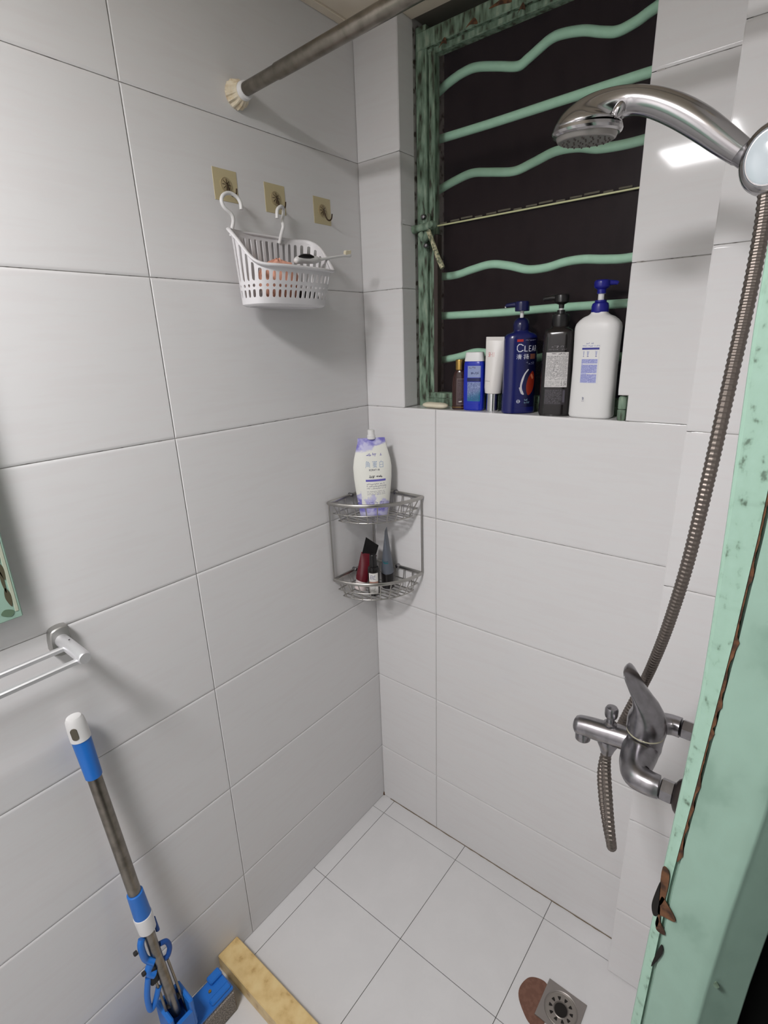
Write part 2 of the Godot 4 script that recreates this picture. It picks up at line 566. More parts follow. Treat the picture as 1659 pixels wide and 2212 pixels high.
func floor_and_curb() -> void:
	var fl := slab("floor", Vector3(-0.1, -0.15, -0.1), Vector3(1.06, -0.0018, BACK + 0.1), M.floor_grout, "white square floor tiles with thin dark joints")
	var xs := [-0.005, 0.0487, 0.3441, 0.6395, 0.9349, RW]
	var zs := [-0.005, 0.0612, 0.3566, 0.652]
	for i in 5:
		for k in 3:
			lay(fl, Vector3(xs[i], 0, zs[k + 1]), Vector3(1, 0, 0), Vector3(0, 1, 0), xs[i + 1] - xs[i], zs[k + 1] - zs[k], M.floor_tile, true)
	xs = [-0.005, 0.3, 0.6, RW]
	zs = [0.652, 0.9, 1.2, 1.5, 1.8, 2.1, BACK]
	for i in 3:
		for k in 6:
			lay(fl, Vector3(xs[i], 0, zs[k + 1]), Vector3(1, 0, 0), Vector3(0, 1, 0), xs[i + 1] - xs[i], zs[k + 1] - zs[k], M.floor_tile, true)
	# brown dirt in the far corner
	var g := Geo.new()
	g.prism(blob([Vector2(-0.001, 0.0), Vector2(0.004, 0.001), Vector2(0.003, 0.012), Vector2(0.0, 0.016), Vector2(-0.003, 0.006)]), 0.001, Transform3D(Basis(Vector3(0.7, 0, -0.7), Vector3.UP, Vector3(0.7, 0, 0.7)), Vector3(0.001, 0.0, 0.001)))
	geo_part("grime", g, M.rust, fl)
	# brown sealant line along the foot of the window wall
	g = Geo.new()
	var rng := RandomNumberGenerator.new()
	rng.seed = 8
	var near_ := []
	var far_ := []
	for k in 60:
		var x := 0.03 + 0.79 * k / 59.0
		near_.append(Vector2(x, -0.0006 - 0.0014 * rng.randf()))
		far_.append(Vector2(x, 0.002))
	far_.reverse()
	g.prism(PackedVector2Array(near_ + far_), 0.0007, Transform3D(Basis(Vector3.RIGHT, Vector3(0, 0, -1), Vector3.UP), Vector3.ZERO))
	geo_part("sealant", g, mat(c8(122, 108, 88), 0.8), fl)
	# marble curb that closes the shower floor
	g = Geo.new()
	g.box(Vector3(0.4785, 0.025, 0.681), Vector3(0.955, 0.05, 0.062), 0.0022)
	tag(geo_part("shower_curb", g, M.marble, null, 30.0), "yellow marble curb across the floor beside the blue mop head", "curb")


func ceiling_and_lamp() -> void:
	var ce := slab("ceiling", Vector3(-0.1, CEIL + 0.006, -0.2), Vector3(1.06, CEIL + 0.12, BACK + 0.1), mat(c8(120, 114, 104), 0.9), "beige metal panel ceiling with an edge trim")
	var xs := [0.02, 0.34, 0.64, RW]
	var zs := [-0.062, 0.21, 0.51, 0.81, 1.11, 1.41, 1.71, 2.01, BACK - 0.02]
	for i in 3:
		for k in 8:
			if i == 1 and k == 5:
				continue
			var x1: float = xs[i + 1]
			if k == 0:
				x1 = minf(x1, 0.95)
			var g := Geo.new()
			g.box(Vector3((xs[i] + x1) / 2, CEIL + 0.004, (zs[k] + zs[k + 1]) / 2), Vector3(x1 - xs[i] - 0.001, 0.008, zs[k + 1] - zs[k] - 0.001), 0.0015)
			geo_part("panel", g, M.ceiling, ce, 20.0)
	var tr := Geo.new()
	tr.box(Vector3(0.0105, CEIL - 0.001, 1.2), Vector3(0.021, 0.006, 2.4), 0.001)
	struct("trim_1", tr, M.ceiling, "narrow beige edge trim between the left wall and the ceiling")
	# 30 cm light panel
	var t := thing("ceiling_lamp", "square white light panel set flush in the ceiling", "lamp", Vector3(0.49, CEIL, 1.56))
	var f := Geo.new()
	for s in [-1, 1]:
		f.box(Vector3(0.145 * s, -0.003, 0), Vector3(0.01, 0.018, 0.3), 0.0015)
		f.box(Vector3(0, -0.003, 0.145 * s), Vector3(0.28, 0.018, 0.01), 0.0015)
	geo_part("frame", f, M.white, t)
	var glow := mat(c8(250, 250, 250), 0.5)
	glow.emission_enabled = true
	glow.emission = Color(1.0, 0.992, 0.998)
	glow.emission_energy_multiplier = 1.0
	var d := Geo.new()
	d.box(Vector3(0, -0.006, 0), Vector3(0.279, 0.01, 0.279), 0.001)
	geo_part("diffuser", d, glow, t)


# ---------------------------------------------------------------- window
func bar_path(list: Array, z: float) -> Array:
	var pts := []
	for q in list:
		pts.append(Vector3(q[0], q[1], z))
	return smooth(pts, 6)

func window_and_bars() -> void:
	var zf := -0.072
	var w := Node3D.new()
	w.name = "window_1"
	add_child(w)
	tag(w, "old window with flaking green iron frame and two dark glass panes", "", "", "structure")
	# fixed frame: left post, bottom rail, the right post lies behind the wall edge
	var g := Geo.new()
	g.box(Vector3(0.147, 1.852, zf - 0.008), Vector3(0.030, 0.86, 0.022), 0.002)
	g.box(Vector3(0.70, 1.852, zf - 0.008), Vector3(0.030, 0.86, 0.022), 0.002)
	g.box(Vector3(0.42, 1.434, zf - 0.008), Vector3(0.53, 0.026, 0.022), 0.002)
	geo_part("frame", g, M.old_paint, w)
	# sash, its top leaning out of the fixed frame
	g = Geo.new()
	g.box(Vector3(0.172, 1.835, zf - 0.016), Vector3(0.017, 0.79, 0.024), 0.002)
	g.box(Vector3(0.685, 1.835, zf - 0.016), Vector3(0.017, 0.79, 0.024), 0.002)
	g.box(Vector3(0.42, 1.4535, zf - 0.010), Vector3(0.53, 0.016, 0.026), 0.002)
	geo_part("sash", g, M.old_paint, w)
	g = Geo.new()
	g.box(Vector3(0.42, 2.2525, zf - 0.006), Vector3(0.57, 0.034, 0.024), 0.002)
	g.box(Vector3(0.43, 2.232, zf - 0.018), Vector3(0.55, 0.016, 0.024), 0.002)
	geo_part("top_rail", g, M.old_paint, w)
	# inner wooden strip beside the panes
	g = Geo.new()
	g.box(Vector3(0.183, 1.655, zf - 0.014), Vector3(0.012, 0.39, 0.022), 0.0015)
	var strip := mat(c8(64, 54, 50), 0.6)
	geo_part("glazing_bead", g, strip, w)
	g = Geo.new()
	for k in 5:
		var ch := blob([Vector2(0.17 + 0.008 * (k % 2), 2.22 + 0.004 * (k % 3)), Vector2(0.19, 2.226), Vector2(0.21, 2.222), Vector2(0.2, 2.235)])
		var sh := PackedVector2Array()
		for v in ch:
			sh.append(Vector2((v.x - 0.17) * (0.5 + 0.4 * (k % 3)) + 0.2 + 0.062 * k, v.y + 0.011 * ((k * 7) % 3) + 0.004))
		g.prism(sh, 0.001, Transform3D(Basis(), Vector3(0, 0, zf + 0.0058)))
	geo_part("bare_rust", g, M.rust, w)
	# panes
	for pn in [[1.8685, 2.228, -0.088, 51], [1.452, 1.8715, -0.092, 52]]:
		var gm := mat(c8(132, 113, 113, 0.055), 0.32)
		gm.transparency = BaseMaterial3D.TRANSPARENCY_ALPHA
		grain(gm, noise_tex(pn[3], 0.012, [Color(0.86, 0.85, 0.85), Color(1, 1, 1), Color(0.93, 0.92, 0.92)], [0.2, 0.55, 0.8]), Vector3(5, 0.8, 5))
		g = Geo.new()
		g.box(Vector3(0.432, (pn[0] + pn[1]) / 2, pn[2]), Vector3(0.50, pn[1] - pn[0], 0.003), 0.0005)
		geo_part("pane", g, gm, w)
	# the bare edge where the panes meet
	g = Geo.new()
	g.box(Vector3(0.432, 1.8695, -0.0845), Vector3(0.498, 0.0035, 0.004), 0.001)
	geo_part("pane_edge", g, mat(c8(204, 206, 160), 0.35), w)
	g = Geo.new()
	for k in 14:
		var x := 0.2 + 0.033 * k
		g.box(Vector3(x, 1.8735 + 0.0015 * (k % 3), -0.0858), Vector3(0.02 + 0.006 * (k % 3), 0.004, 0.002), 0.0008)
	geo_part("putty", g, mat(c8(96, 92, 80), 0.9), w)
	# casement fastener
	var cz := zf + 0.012
	var f := thing("window_fastener", "paint-clogged window fastener with hanging lever on the green frame", "fastener", Vector3(0.163, 1.866, cz))
	f.scale = Vector3(1.35, 1.2, 1.2)
	g = Geo.new()
	g.box(Vector3(0.0, 0.0, -0.001), Vector3(0.022, 0.05, 0.006), 0.002)
	geo_part("back_plate", g, M.old_paint, f)
	g = Geo.new()
	g.tube([Vector3(-0.022, -0.002, 0.008), Vector3(0.0, -0.001, 0.009), Vector3(0.02, 0.0, 0.008)], [0.008, 0.007, 0.009], 12)
	g.lathe([Vector2(0, 0.007), Vector2(0.006, 0.006), Vector2(0.008, 0.002), Vector2(0.008, -0.006), Vector2(0, -0.006)], 14, Transform3D(Basis(Vector3.RIGHT, PI / 2), Vector3(0.021, 0.0, 0.012)))
	geo_part("barrel", g, M.old_paint, f)
	g = Geo.new()
	g.tube(smooth([Vector3(-0.006, -0.012, 0.008), Vector3(0.004, -0.024, 0.010), Vector3(0.012, -0.012, 0.011)], 5), 0.006, 10)
	geo_part("catch", g, M.old_paint, f)
	for s in [[-0.001, 0.019], [0.004, -0.035]]:
		g = Geo.new()
		g.lathe([Vector2(0, 0.005), Vector2(0.004, 0.004), Vector2(0.006, 0.0), Vector2(0.006, -0.004), Vector2(0, -0.004)], 10, Transform3D(Basis(Vector3.RIGHT, PI / 2), Vector3(s[0], s[1], 0.004)))
		geo_part("screw", g, M.worn_chrome, f)
	g = Geo.new()
	g.tube([Vector3(0.015, -0.010, 0.014), Vector3(0.027, -0.037, 0.016), Vector3(0.039, -0.065, 0.018), Vector3(0.049, -0.084, 0.019)], [0.0048, 0.0044, 0.0048, 0.0052], 8, false, 0.7)
	geo_part("lever", g, grain(mat(Color.WHITE, 0.5), noise_tex(21, 0.03, [c8(92, 98, 78), c8(150, 150, 118), c8(196, 190, 158)], [0.35, 0.5, 0.65]), Vector3(7, 7, 7)), f)
	# burglar bars outside the glass
	var b := thing("window_grille", "green iron burglar bars, wavy and straight, outside the dark window glass", "grille", Vector3(0.4, SILL, -0.14))
	var bars := [
		[[0.06, 2.165], [0.1, 2.160], [0.148, 2.1736], [0.181, 2.1854], [0.219, 2.1941], [0.256, 2.1945], [0.309, 2.1811], [0.358, 2.1673], [0.382, 2.1739], [0.407, 2.1845], [0.432, 2.1938], [0.457, 2.1949], [0.501, 2.1868], [0.539, 2.1727], [0.57, 2.1643], [0.604, 2.1691], [0.63, 2.1777], [0.68, 2.19], [0.74, 2.18]],
		[[0.06, 2.075], [0.148, 2.0748], [0.3, 2.0745], [0.47, 2.077], [0.635, 2.0785], [0.74, 2.078]],
		[[0.06, 1.96], [0.1, 1.955], [0.147, 1.9627], [0.196, 1.9746], [0.248, 1.9827], [0.299, 1.975], [0.359, 1.9653], [0.404, 1.973], [0.457, 1.9845], [0.508, 1.9814], [0.557, 1.9691], [0.635, 1.966], [0.74, 1.975]],
		[[0.06, 1.768], [0.1, 1.764], [0.147, 1.7591], [0.205, 1.7582], [0.253, 1.7667], [0.306, 1.7731], [0.356, 1.7647], [0.405, 1.7514], [0.451, 1.7508], [0.495, 1.758], [0.537, 1.7592], [0.587, 1.7535], [0.64, 1.7513], [0.74, 1.762]],
		[[0.06, 1.6595], [0.147, 1.6595], [0.335, 1.658], [0.48, 1.6605], [0.645, 1.66], [0.74, 1.66]],
		[[0.06, 1.55], [0.1, 1.546], [0.147, 1.543], [0.192, 1.5477], [0.229, 1.5547], [0.272, 1.5637], [0.33, 1.557], [0.38, 1.545], [0.43, 1.545], [0.49, 1.556], [0.54, 1.556], [0.6, 1.548], [0.74, 1.55]]]
	var bm := grain(mat(Color.WHITE, 0.7), noise_tex(23, 0.02, [c8(188, 240, 209), c8(195, 246, 217)], [0.2, 0.8]), Vector3(4, 4, 4))
	for l in bars:
		g = Geo.new()
		g.tube(bar_path(l, -0.14), 0.0096, 12)
		g.move(Transform3D(Basis(), -b.position))
		geo_part("bar", g, bm, b)
	# hinge stub at the right foot of the opening
	var h := Node3D.new()
	h.name = "hinge"
	w.add_child(h)
	h.position = Vector3(0.6875, SILL, -0.008)
	g = Geo.new()
	g.lathe([Vector2(0, 0.0), Vector2(0.0075, 0.0), Vector2(0.0085, 0.003), Vector2(0.0085, 0.021), Vector2(0.0075, 0.0225)], 16)
	geo_part("lower_barrel", g, M.old_paint, h)
	g = Geo.new()
	g.lathe([Vector2(0.0075, 0.0235), Vector2(0.0085, 0.025), Vector2(0.0085, 0.047), Vector2(0.006, 0.0495), Vector2(0, 0.05)], 16)
	geo_part("upper_barrel", g, M.old_paint, h)
	g = Geo.new()
	g.box(Vector3(-0.006, 0.012, -0.02), Vector3(0.01, 0.02, 0.03), 0.002)
	geo_part("leaf", g, M.old_paint, h)


# ---------------------------------------------------------------- door jamb at the right edge
func door_jamb() -> void:
	var t := Node3D.new()
	t.name = "door_1"
	add_child(t)
	tag(t, "green painted steel door jamb, chipped and rusty, close on the right", "", "", "structure")
	var ysec := [0.0, 0.5, 0.86, 1.0, 1.09, 1.21, 1.3, 1.36, 1.455, 1.6, 2.06]
	var left := [0.9475, 0.9485, 0.9501, 0.9525, 0.9545, 0.9575, 0.9588, 0.958, 0.9555, 0.951, 0.9475]
	var seam := [0.958, 0.9585, 0.960, 0.962, 0.9635, 0.969, 0.9725, 0.975, 0.9775, 0.9785, 0.9785]
	var bev := [1.000, 1.003, 1.0075, 1.0105, 1.014, 1.0205, 1.0225, 1.0235, 1.024, 1.0245, 1.025]
	var strip := []
	var rings := []
	for i in ysec.size():
		var y: float = ysec[i]
		var ring := PackedVector3Array()
		for q in [[left[i] + 0.002, 0.6], [left[i], 0.640], [left[i], 0.690], [left[i] + 0.001, 0.6965], [left[i] + 0.0035, 0.6995], [seam[i], 0.7025], [seam[i] + 0.0004, 0.6985], [seam[i] + 0.0004, 0.6]]:
			ring.append(Vector3(q[0], y, q[1]))
		strip.append(ring)
		ring = PackedVector3Array()
		for q in [[seam[i] + 0.0004, 0.6], [seam[i] + 0.0004, 0.6985], [seam[i] + 0.0030, 0.6985], [seam[i] + 0.0034, 0.7015], [bev[i] - 0.010, 0.7030], [bev[i] - 0.003, 0.7035], [bev[i], 0.7022], [bev[i] + 0.003, 0.6992], [bev[i] + 0.0285, 0.6850], [bev[i] + 0.0295, 0.6835], [bev[i] + 0.0285, 0.6]]:
			ring.append(Vector3(q[0], y, q[1]))
		rings.append(ring)
	var g := Geo.new()
	g.loft(rings)
	geo_part("jamb", g, M.paint, t, 28.0)
	g = Geo.new()
	g.loft(strip)
	geo_part("edge_strip", g, grain(mat(Color.WHITE, 0.5), noise_tex(61, 0.03, [c8(84, 104, 88), c8(132, 162, 144), c8(150, 182, 164), c8(154, 186, 169)], [0.1, 0.2, 0.32, 0.8], 512, 5), Vector3(6, 3.5, 6)), t, 28.0)
	# rust that breaks through along the seam
	g = Geo.new()
	var rng := RandomNumberGenerator.new()
	rng.seed = 5
	var nz := FastNoiseLite.new()
	nz.seed = 2
	nz.frequency = 0.16
	var up := []
	var dn := []
	for k in 90:
		var y := 1.12 + 0.4 * k / 89.0
		var i := 0
		while i < ysec.size() - 2 and ysec[i + 1] < y:
			i += 1
		var x := lerpf(seam[i], seam[i + 1], (y - ysec[i]) / (ysec[i + 1] - ysec[i])) + 0.0004
		var wd := 0.0007 + 0.0044 * maxf(0.0, nz.get_noise_1d(k)) + 0.0006 * rng.randf()
		up.append(Vector2(x, y))
		dn.append(Vector2(x + wd, y))
	dn.reverse()
	g.prism(PackedVector2Array(up + dn), 0.004, Transform3D(Basis(), Vector3(0, 0, 0.6985)))
	geo_part("rust_seam", g, M.rust, t)
	# bare patches and a broken-out hole low on the jamb, flat against the steel
	var patches := [["bare_rust", M.rust, [Vector2(0.9565, 1.100), Vector2(0.9605, 1.097), Vector2(0.9607, 1.075), Vector2(0.9585, 1.063), Vector2(0.9572, 1.075)]],
		["bare_rust", M.rust, [Vector2(0.9605, 1.066), Vector2(0.9640, 1.062), Vector2(0.9700, 1.050), Vector2(0.9640, 1.048), Vector2(0.9600, 1.049)]],
		["broken_hole", M.hole, [Vector2(0.9535, 1.064), Vector2(0.9555, 1.080), Vector2(0.9565, 1.064), Vector2(0.9580, 1.052), Vector2(0.9565, 1.045), Vector2(0.9545, 1.045), Vector2(0.9530, 1.053)]],
		["bare_rust", M.rust, [Vector2(0.9600, 1.046), Vector2(0.9612, 1.036), Vector2(0.9650, 1.026), Vector2(0.9600, 1.026), Vector2(0.9590, 1.035)]],
		["broken_hole", M.hole, [Vector2(0.9583, 1.040), Vector2(0.9595, 1.036), Vector2(0.9590, 1.029), Vector2(0.9578, 1.032)]],
		["chip", M.old_paint, [Vector2(1.0145, 1.002), Vector2(1.0165, 0.999), Vector2(1.0150, 0.996), Vector2(1.0135, 0.998)]],
		["chip", M.hole, [Vector2(0.9650, 1.003), Vector2(0.9665, 0.995), Vector2(0.9620, 0.975), Vector2(0.9625, 0.985)]]]
	for q in patches:
		g = Geo.new()
		var mid := Vector2.ZERO
		for v in q[2]:
			mid += v / q[2].size()
		var wide := []
		for v in q[2]:
			wide.append(mid + (v - mid) * Vector2(1.6, 1.3))
		g.prism(blob(wide, 4), 0.0012, Transform3D(Basis(), Vector3(0, 0, 0.7026)))
		geo_part(q[0], g, q[1], t)
	# far jamb and head of the doorway, behind the camera
	g = Geo.new()
	g.box(Vector3(1.0, 1.03, 1.585), Vector3(0.11, 2.06, 0.05), 0.004)
	g.box(Vector3(1.0, 2.035, 1.13), Vector3(0.11, 0.05, 0.86), 0.004)
	geo_part("frame", g, M.paint, t)


# ---------------------------------------------------------------- mixer tap
func hex(g: Geo, c: Vector3, axis: Vector3, r: float, len: float) -> void:
	var rings := []
	var b := Basis(Quaternion(Vector3.UP, axis))
	for q in [[0.9, -len / 2], [1.0, -len / 2 + 0.0015], [1.0, len / 2 - 0.0015], [0.9, len / 2]]:
		var ring := PackedVector3Array()
		for k in 6:
			ring.append(c + b * Vector3(cos(TAU * k / 6) * r * q[0], q[1], sin(TAU * k / 6) * r * q[0]))
		rings.append(ring)
	g.loft(rings)

func faucet() -> void:
	var o := Vector3(0.872, 0.958, 0.362)
	var t := thing("mixer_tap", "dull chrome single lever bath mixer tap on the wall beside the door jamb", "tap", o)
	var L := func(x: float, y: float, z: float) -> Vector3: return Vector3(x, y, z) - o
	# body: the cross pipe with two elbows, and the round middle
	var g := Geo.new()
	g.tube(smooth([L.call(0.912, 0.958, 0.437), L.call(0.896, 0.957, 0.437), L.call(0.880, 0.956, 0.431), L.call(0.873, 0.956, 0.412), L.call(0.871, 0.957, 0.386), L.call(0.870, 0.958, 0.362), L.call(0.871, 0.958, 0.338), L.call(0.874, 0.959, 0.312), L.call(0.882, 0.960, 0.294), L.call(0.897, 0.961, 0.287), L.call(0.912, 0.962, 0.287)], 6),
		[0.017, 0.0172, 0.0175, 0.0178, 0.018, 0.0182, 0.0184, 0.0186, 0.0188, 0.019, 0.0195, 0.02, 0.0205, 0.021, 0.0215, 0.022, 0.0225, 0.023, 0.0235, 0.024, 0.0245, 0.025, 0.0255, 0.026, 0.0265, 0.027, 0.0272, 0.0275, 0.0277, 0.0279, 0.028, 0.0279, 0.0277, 0.0275, 0.0272, 0.027, 0.0265, 0.026, 0.0255, 0.025, 0.0245, 0.024, 0.0235, 0.023, 0.022, 0.021, 0.02, 0.0195, 0.019, 0.0185, 0.018, 0.0178, 0.0176, 0.0175, 0.0173, 0.0172, 0.017, 0.017, 0.017, 0.017, 0.017], 24)
	g.lathe([Vector2(0, -0.03), Vector2(0.012, -0.028), Vector2(0.022, -0.018), Vector2(0.026, 0.0), Vector2(0.0262, 0.02), Vector2(0.0262, 0.0285), Vector2(0.0, 0.0285)], 32, Transform3D(Basis(), Vector3(0.001, 0, 0)))
	geo_part("body", g, M.worn_chrome, t, 60.0)
	# spout
	g = Geo.new()
	g.tube(smooth([L.call(0.866, 0.958, 0.362), L.call(0.84, 0.958, 0.363), L.call(0.81, 0.955, 0.364), L.call(0.785, 0.953, 0.365), L.call(0.770, 0.951, 0.366)], 5) + [L.call(0.7655, 0.9505, 0.366), L.call(0.7625, 0.950, 0.366), L.call(0.7612, 0.950, 0.366)],
		[0.0215, 0.021, 0.0205, 0.020, 0.0198, 0.0196, 0.0194, 0.0192, 0.019, 0.0188, 0.0186, 0.0184, 0.0182, 0.018, 0.0178, 0.0176, 0.0174, 0.0172, 0.017, 0.0168, 0.0166, 0.0145, 0.010, 0.004], 24)
	g.lathe([Vector2(0.0, -0.026), Vector2(0.0105, -0.026), Vector2(0.0125, -0.024), Vector2(0.0135, -0.010), Vector2(0.0135, 0.0), Vector2(0.0, 0.0)], 24, Transform3D(Basis(), L.call(0.778, 0.950, 0.366)))
	geo_part("spout", g, M.worn_chrome, t, 50.0)
	# hose outlet under the spout
	g = Geo.new()
	g.lathe([Vector2(0.0, -0.030), Vector2(0.0095, -0.030), Vector2(0.0105, -0.027), Vector2(0.0125, -0.020), Vector2(0.0168, -0.010), Vector2(0.017, 0.0), Vector2(0.0, 0.0)], 24, Transform3D(Basis(), L.call(0.819, 0.946, 0.364)))
	geo_part("hose_outlet", g, M.worn_chrome, t)
	# diverter button
	g = Geo.new()
	g.lathe([Vector2(0.0, 0.0), Vector2(0.010, 0.0), Vector2(0.0105, 0.003), Vector2(0.0065, 0.0055), Vector2(0.0062, 0.013), Vector2(0.0095, 0.016), Vector2(0.0105, 0.02), Vector2(0.0105, 0.03), Vector2(0.0085, 0.034), Vector2(0.003, 0.0355), Vector2(0.0, 0.0355)], 24, Transform3D(Basis(), L.call(0.819, 0.9745, 0.364)))
	geo_part("diverter_button", g, M.worn_chrome, t)
	# lever cap: a round cap whose top runs out into a flat blade leaning up over the spout
	g = Geo.new()
	var rings := []
	var secs := [[0.872, 0.9875, 0.0, 0.0275, 0.0275], [0.872, 0.990, 0.0, 0.0285, 0.0285], [0.872, 1.006, 2.0, 0.0288, 0.0288], [0.870, 1.018, 12.0, 0.0287, 0.0265], [0.8665, 1.029, 24.0, 0.0283, 0.0215], [0.862, 1.039, 34.0, 0.0277, 0.0155], [0.857, 1.049, 42.0, 0.0273, 0.0105], [0.851, 1.060, 47.0, 0.0268, 0.0072], [0.845, 1.070, 50.0, 0.0260, 0.0055], [0.839, 1.080, 52.0, 0.0245, 0.0047], [0.8348, 1.0865, 54.0, 0.0212, 0.0042], [0.8322, 1.0905, 55.0, 0.0155, 0.0036], [0.8310, 1.0922, 55.0, 0.0070, 0.0028]]
	for s in secs:
		var c: Vector3 = L.call(s[0], s[1], 0.362)
		var a := deg_to_rad(s[2])
		var d1 := Vector3(cos(a), sin(a), 0)   # across the blade's thickness
		var ring := PackedVector3Array()
		for k in 28:
			var q := TAU * k / 28
			ring.append(c + Vector3(0, 0, 1) * sin(q) * s[3] + d1 * cos(q) * s[4])
		rings.append(ring)
	g.loft(rings)
	geo_part("lever", g, M.worn_chrome, t, 55.0)
	g = Geo.new()
	g.lathe([Vector2(0.0, 0.0), Vector2(0.0278, 0.0), Vector2(0.0278, 0.002), Vector2(0.0, 0.002)], 32, Transform3D(Basis(), L.call(0.872, 0.9855, 0.362)))
	geo_part("lime_ring", g, mat(c8(176, 172, 148), 0.7), t)
	# union nuts and wall flanges
	for z in [0.437, 0.287]:
		var y := 0.958 if z > 0.4 else 0.962
		g = Geo.new()
		hex(g, L.call(0.9225, y, z), Vector3.RIGHT, 0.0165, 0.018)
		geo_part("union_nut", g, M.worn_chrome, t, 20.0)
		g = Geo.new()
		g.lathe([Vector2(0.0, 0.0), Vector2(0.0145, 0.0), Vector2(0.022, 0.004), Vector2(0.033, 0.016), Vector2(0.034, 0.026), Vector2(0.0, 0.026)], 32, Transform3D(Basis(Vector3(0, 0, 1), -PI / 2), L.call(0.9305, y, z)))
		geo_part("wall_flange", g, mat(c8(96, 88, 86), 0.35, 1.0), t)


# ---------------------------------------------------------------- hand shower, holder, hose
func shower_set() -> void:
	# holder on the right wall
	var hc := Vector3(0.9135, 1.7745, 0.366)
	var h := thing("shower_holder", "oval chrome wall holder gripping the hand shower handle", "holder", hc)
	var g := Geo.new()
	var face := Basis(Vector3.UP, deg_to_rad(-8)) * Basis(Vector3.RIGHT, PI / 2)
	g.lathe([Vector2(0.0, -0.018), Vector2(0.020, -0.018), Vector2(0.028, -0.012), Vector2(0.031, -0.003), Vector2(0.031, 0.006), Vector2(0.0285, 0.012), Vector2(0.0245, 0.0145), Vector2(0.0235, 0.0125), Vector2(0.0, 0.0125)], 40, Transform3D(face, Vector3.ZERO), 1.0, 1.18)
	geo_part("clamp", g, M.chrome, h, 45.0)
	g = Geo.new()
	g.lathe([Vector2(0.0, 0.012), Vector2(0.0228, 0.012), Vector2(0.0215, 0.0145), Vector2(0.012, 0.016), Vector2(0.0, 0.0164)], 36, Transform3D(face, Vector3.ZERO), 1.0, 1.18)
	geo_part("face_plate", g, mat(c8(196, 206, 212), 0.12), h, 60.0)
	g = Geo.new()
	g.tube([Vector3(0.012, 0.0, -0.008), Vector3(0.030, 0.0, -0.012)], 0.0125, 16)
	g.lathe([Vector2(0.0, 0.0), Vector2(0.021, 0.0), Vector2(0.022, 0.004), Vector2(0.0, 0.006)], 24, Transform3D(Basis(Vector3(0, 0, 1), PI / 2), Vector3(RW - hc.x, 0, -0.012)))
	geo_part("wall_mount", g, M.chrome, h)

	# hand shower
	var o := Vector3(0.7045, 1.838, 0.362)
	var t := thing("hand_shower", "chrome hand shower with round spray head and curved handle in front of window", "shower head", o)
	g = Geo.new()
	# rim of the head; the spray face looks down
	var tilt := Transform3D(Basis(Vector3(0, 0, 1), deg_to_rad(-3.0)) * Basis(Vector3.RIGHT, deg_to_rad(4)), Vector3.ZERO)
	g.lathe([Vector2(0.0, 0.005), Vector2(0.040, 0.005), Vector2(0.0425, 0.007), Vector2(0.0435, 0.010), Vector2(0.0425, 0.0135), Vector2(0.0405, 0.0145), Vector2(0.0, 0.0145)], 48, tilt)
	geo_part("head_ring", g, M.chrome, t, 32.0)
	# the back of the head draws in and turns into the handle
	g = Geo.new()
	var secs := [[0.7045, 1.8490, -3, 0.0412], [0.7045, 1.8515, -1, 0.0420], [0.7055, 1.8560, 4, 0.0408], [0.7085, 1.8612, 13, 0.0370], [0.7140, 1.8655, 26, 0.0315], [0.7235, 1.8688, 45, 0.0252], [0.7355, 1.8702, 64, 0.0203], [0.7500, 1.8700, 84, 0.0168], [0.7655, 1.8670, 105, 0.0153], [0.7860, 1.8590, 116, 0.0157], [0.8120, 1.8440, 123, 0.0166], [0.8380, 1.8250, 128, 0.0166], [0.8620, 1.8045, 130, 0.0153], [0.8820, 1.7875, 130, 0.0136]]
	var ctr := []
	var par := []
	for q in secs:
		ctr.append(Vector3(q[0], q[1], 0.362) - o)
		par.append(Vector2(deg_to_rad(q[2]), q[3]))
	ctr = smooth(ctr, 4)
	par = smooth(par, 4)
	var rings := []
	for i in ctr.size():
		var d1 := Vector3(cos(par[i].x), -sin(par[i].x), 0)
		var ring := PackedVector3Array()
		for k in 40:
			var a := TAU * k / 40
			ring.append(ctr[i] + (d1 * cos(a) + Vector3(0, 0, 1.06 if i > 30 else 1.0) * sin(a)) * par[i].y)
		rings.append(ring)
	g.loft(rings)
	geo_part("handle", g, M.chrome, t, 60.0)
	g = Geo.new()
	g.tube([Vector3(0.8815, 1.788, 0.362) - o, Vector3(0.8845, 1.7855, 0.362) - o, Vector3(0.896, 1.7755, 0.362) - o, Vector3(0.900, 1.7715, 0.362) - o], [0.0138, 0.0126, 0.0122, 0.0122], 24)
	geo_part("collar", g, M.worn_chrome, t, 50.0)
	g = Geo.new()
	g.tube(smooth([Vector3(0.036, 0.014, 0.012), Vector3(0.043, 0.021, 0.013), Vector3(0.046, 0.030, 0.010)], 5), [0.0035, 0.005, 0.006, 0.0065, 0.007, 0.007, 0.0068, 0.006, 0.005, 0.004, 0.002], 14)
	geo_part("selector_tab", g, M.chrome, t, 60.0)
	# spray face with its ring of nozzles
	g = Geo.new()
	g.lathe([Vector2(0.0, -0.001), Vector2(0.0335, -0.001), Vector2(0.036, 0.0005), Vector2(0.0385, 0.0065), Vector2(0.0, 0.0065)], 44, tilt)
	var sf := geo_part("spray_face", g, mat(c8(150, 146, 142), 0.38, 0.6), t, 40.0)
	g = Geo.new()
	for rr in [[0.007, 5], [0.0155, 10], [0.024, 14], [0.029, 18]]:
		for k in rr[1]:
			var a: float = TAU * k / rr[1]
			g.lathe([Vector2(0.0, -0.0028), Vector2(0.0009, -0.0028), Vector2(0.0013, -0.0008), Vector2(0.0, -0.0008)], 6, tilt * Transform3D(Basis(), Vector3(cos(a) * rr[0], 0, sin(a) * rr[0])))
	geo_part("nozzles", g, mat(c8(84, 78, 74), 0.6), sf)
	sf.get_child(0).set_meta("kind", "stuff")

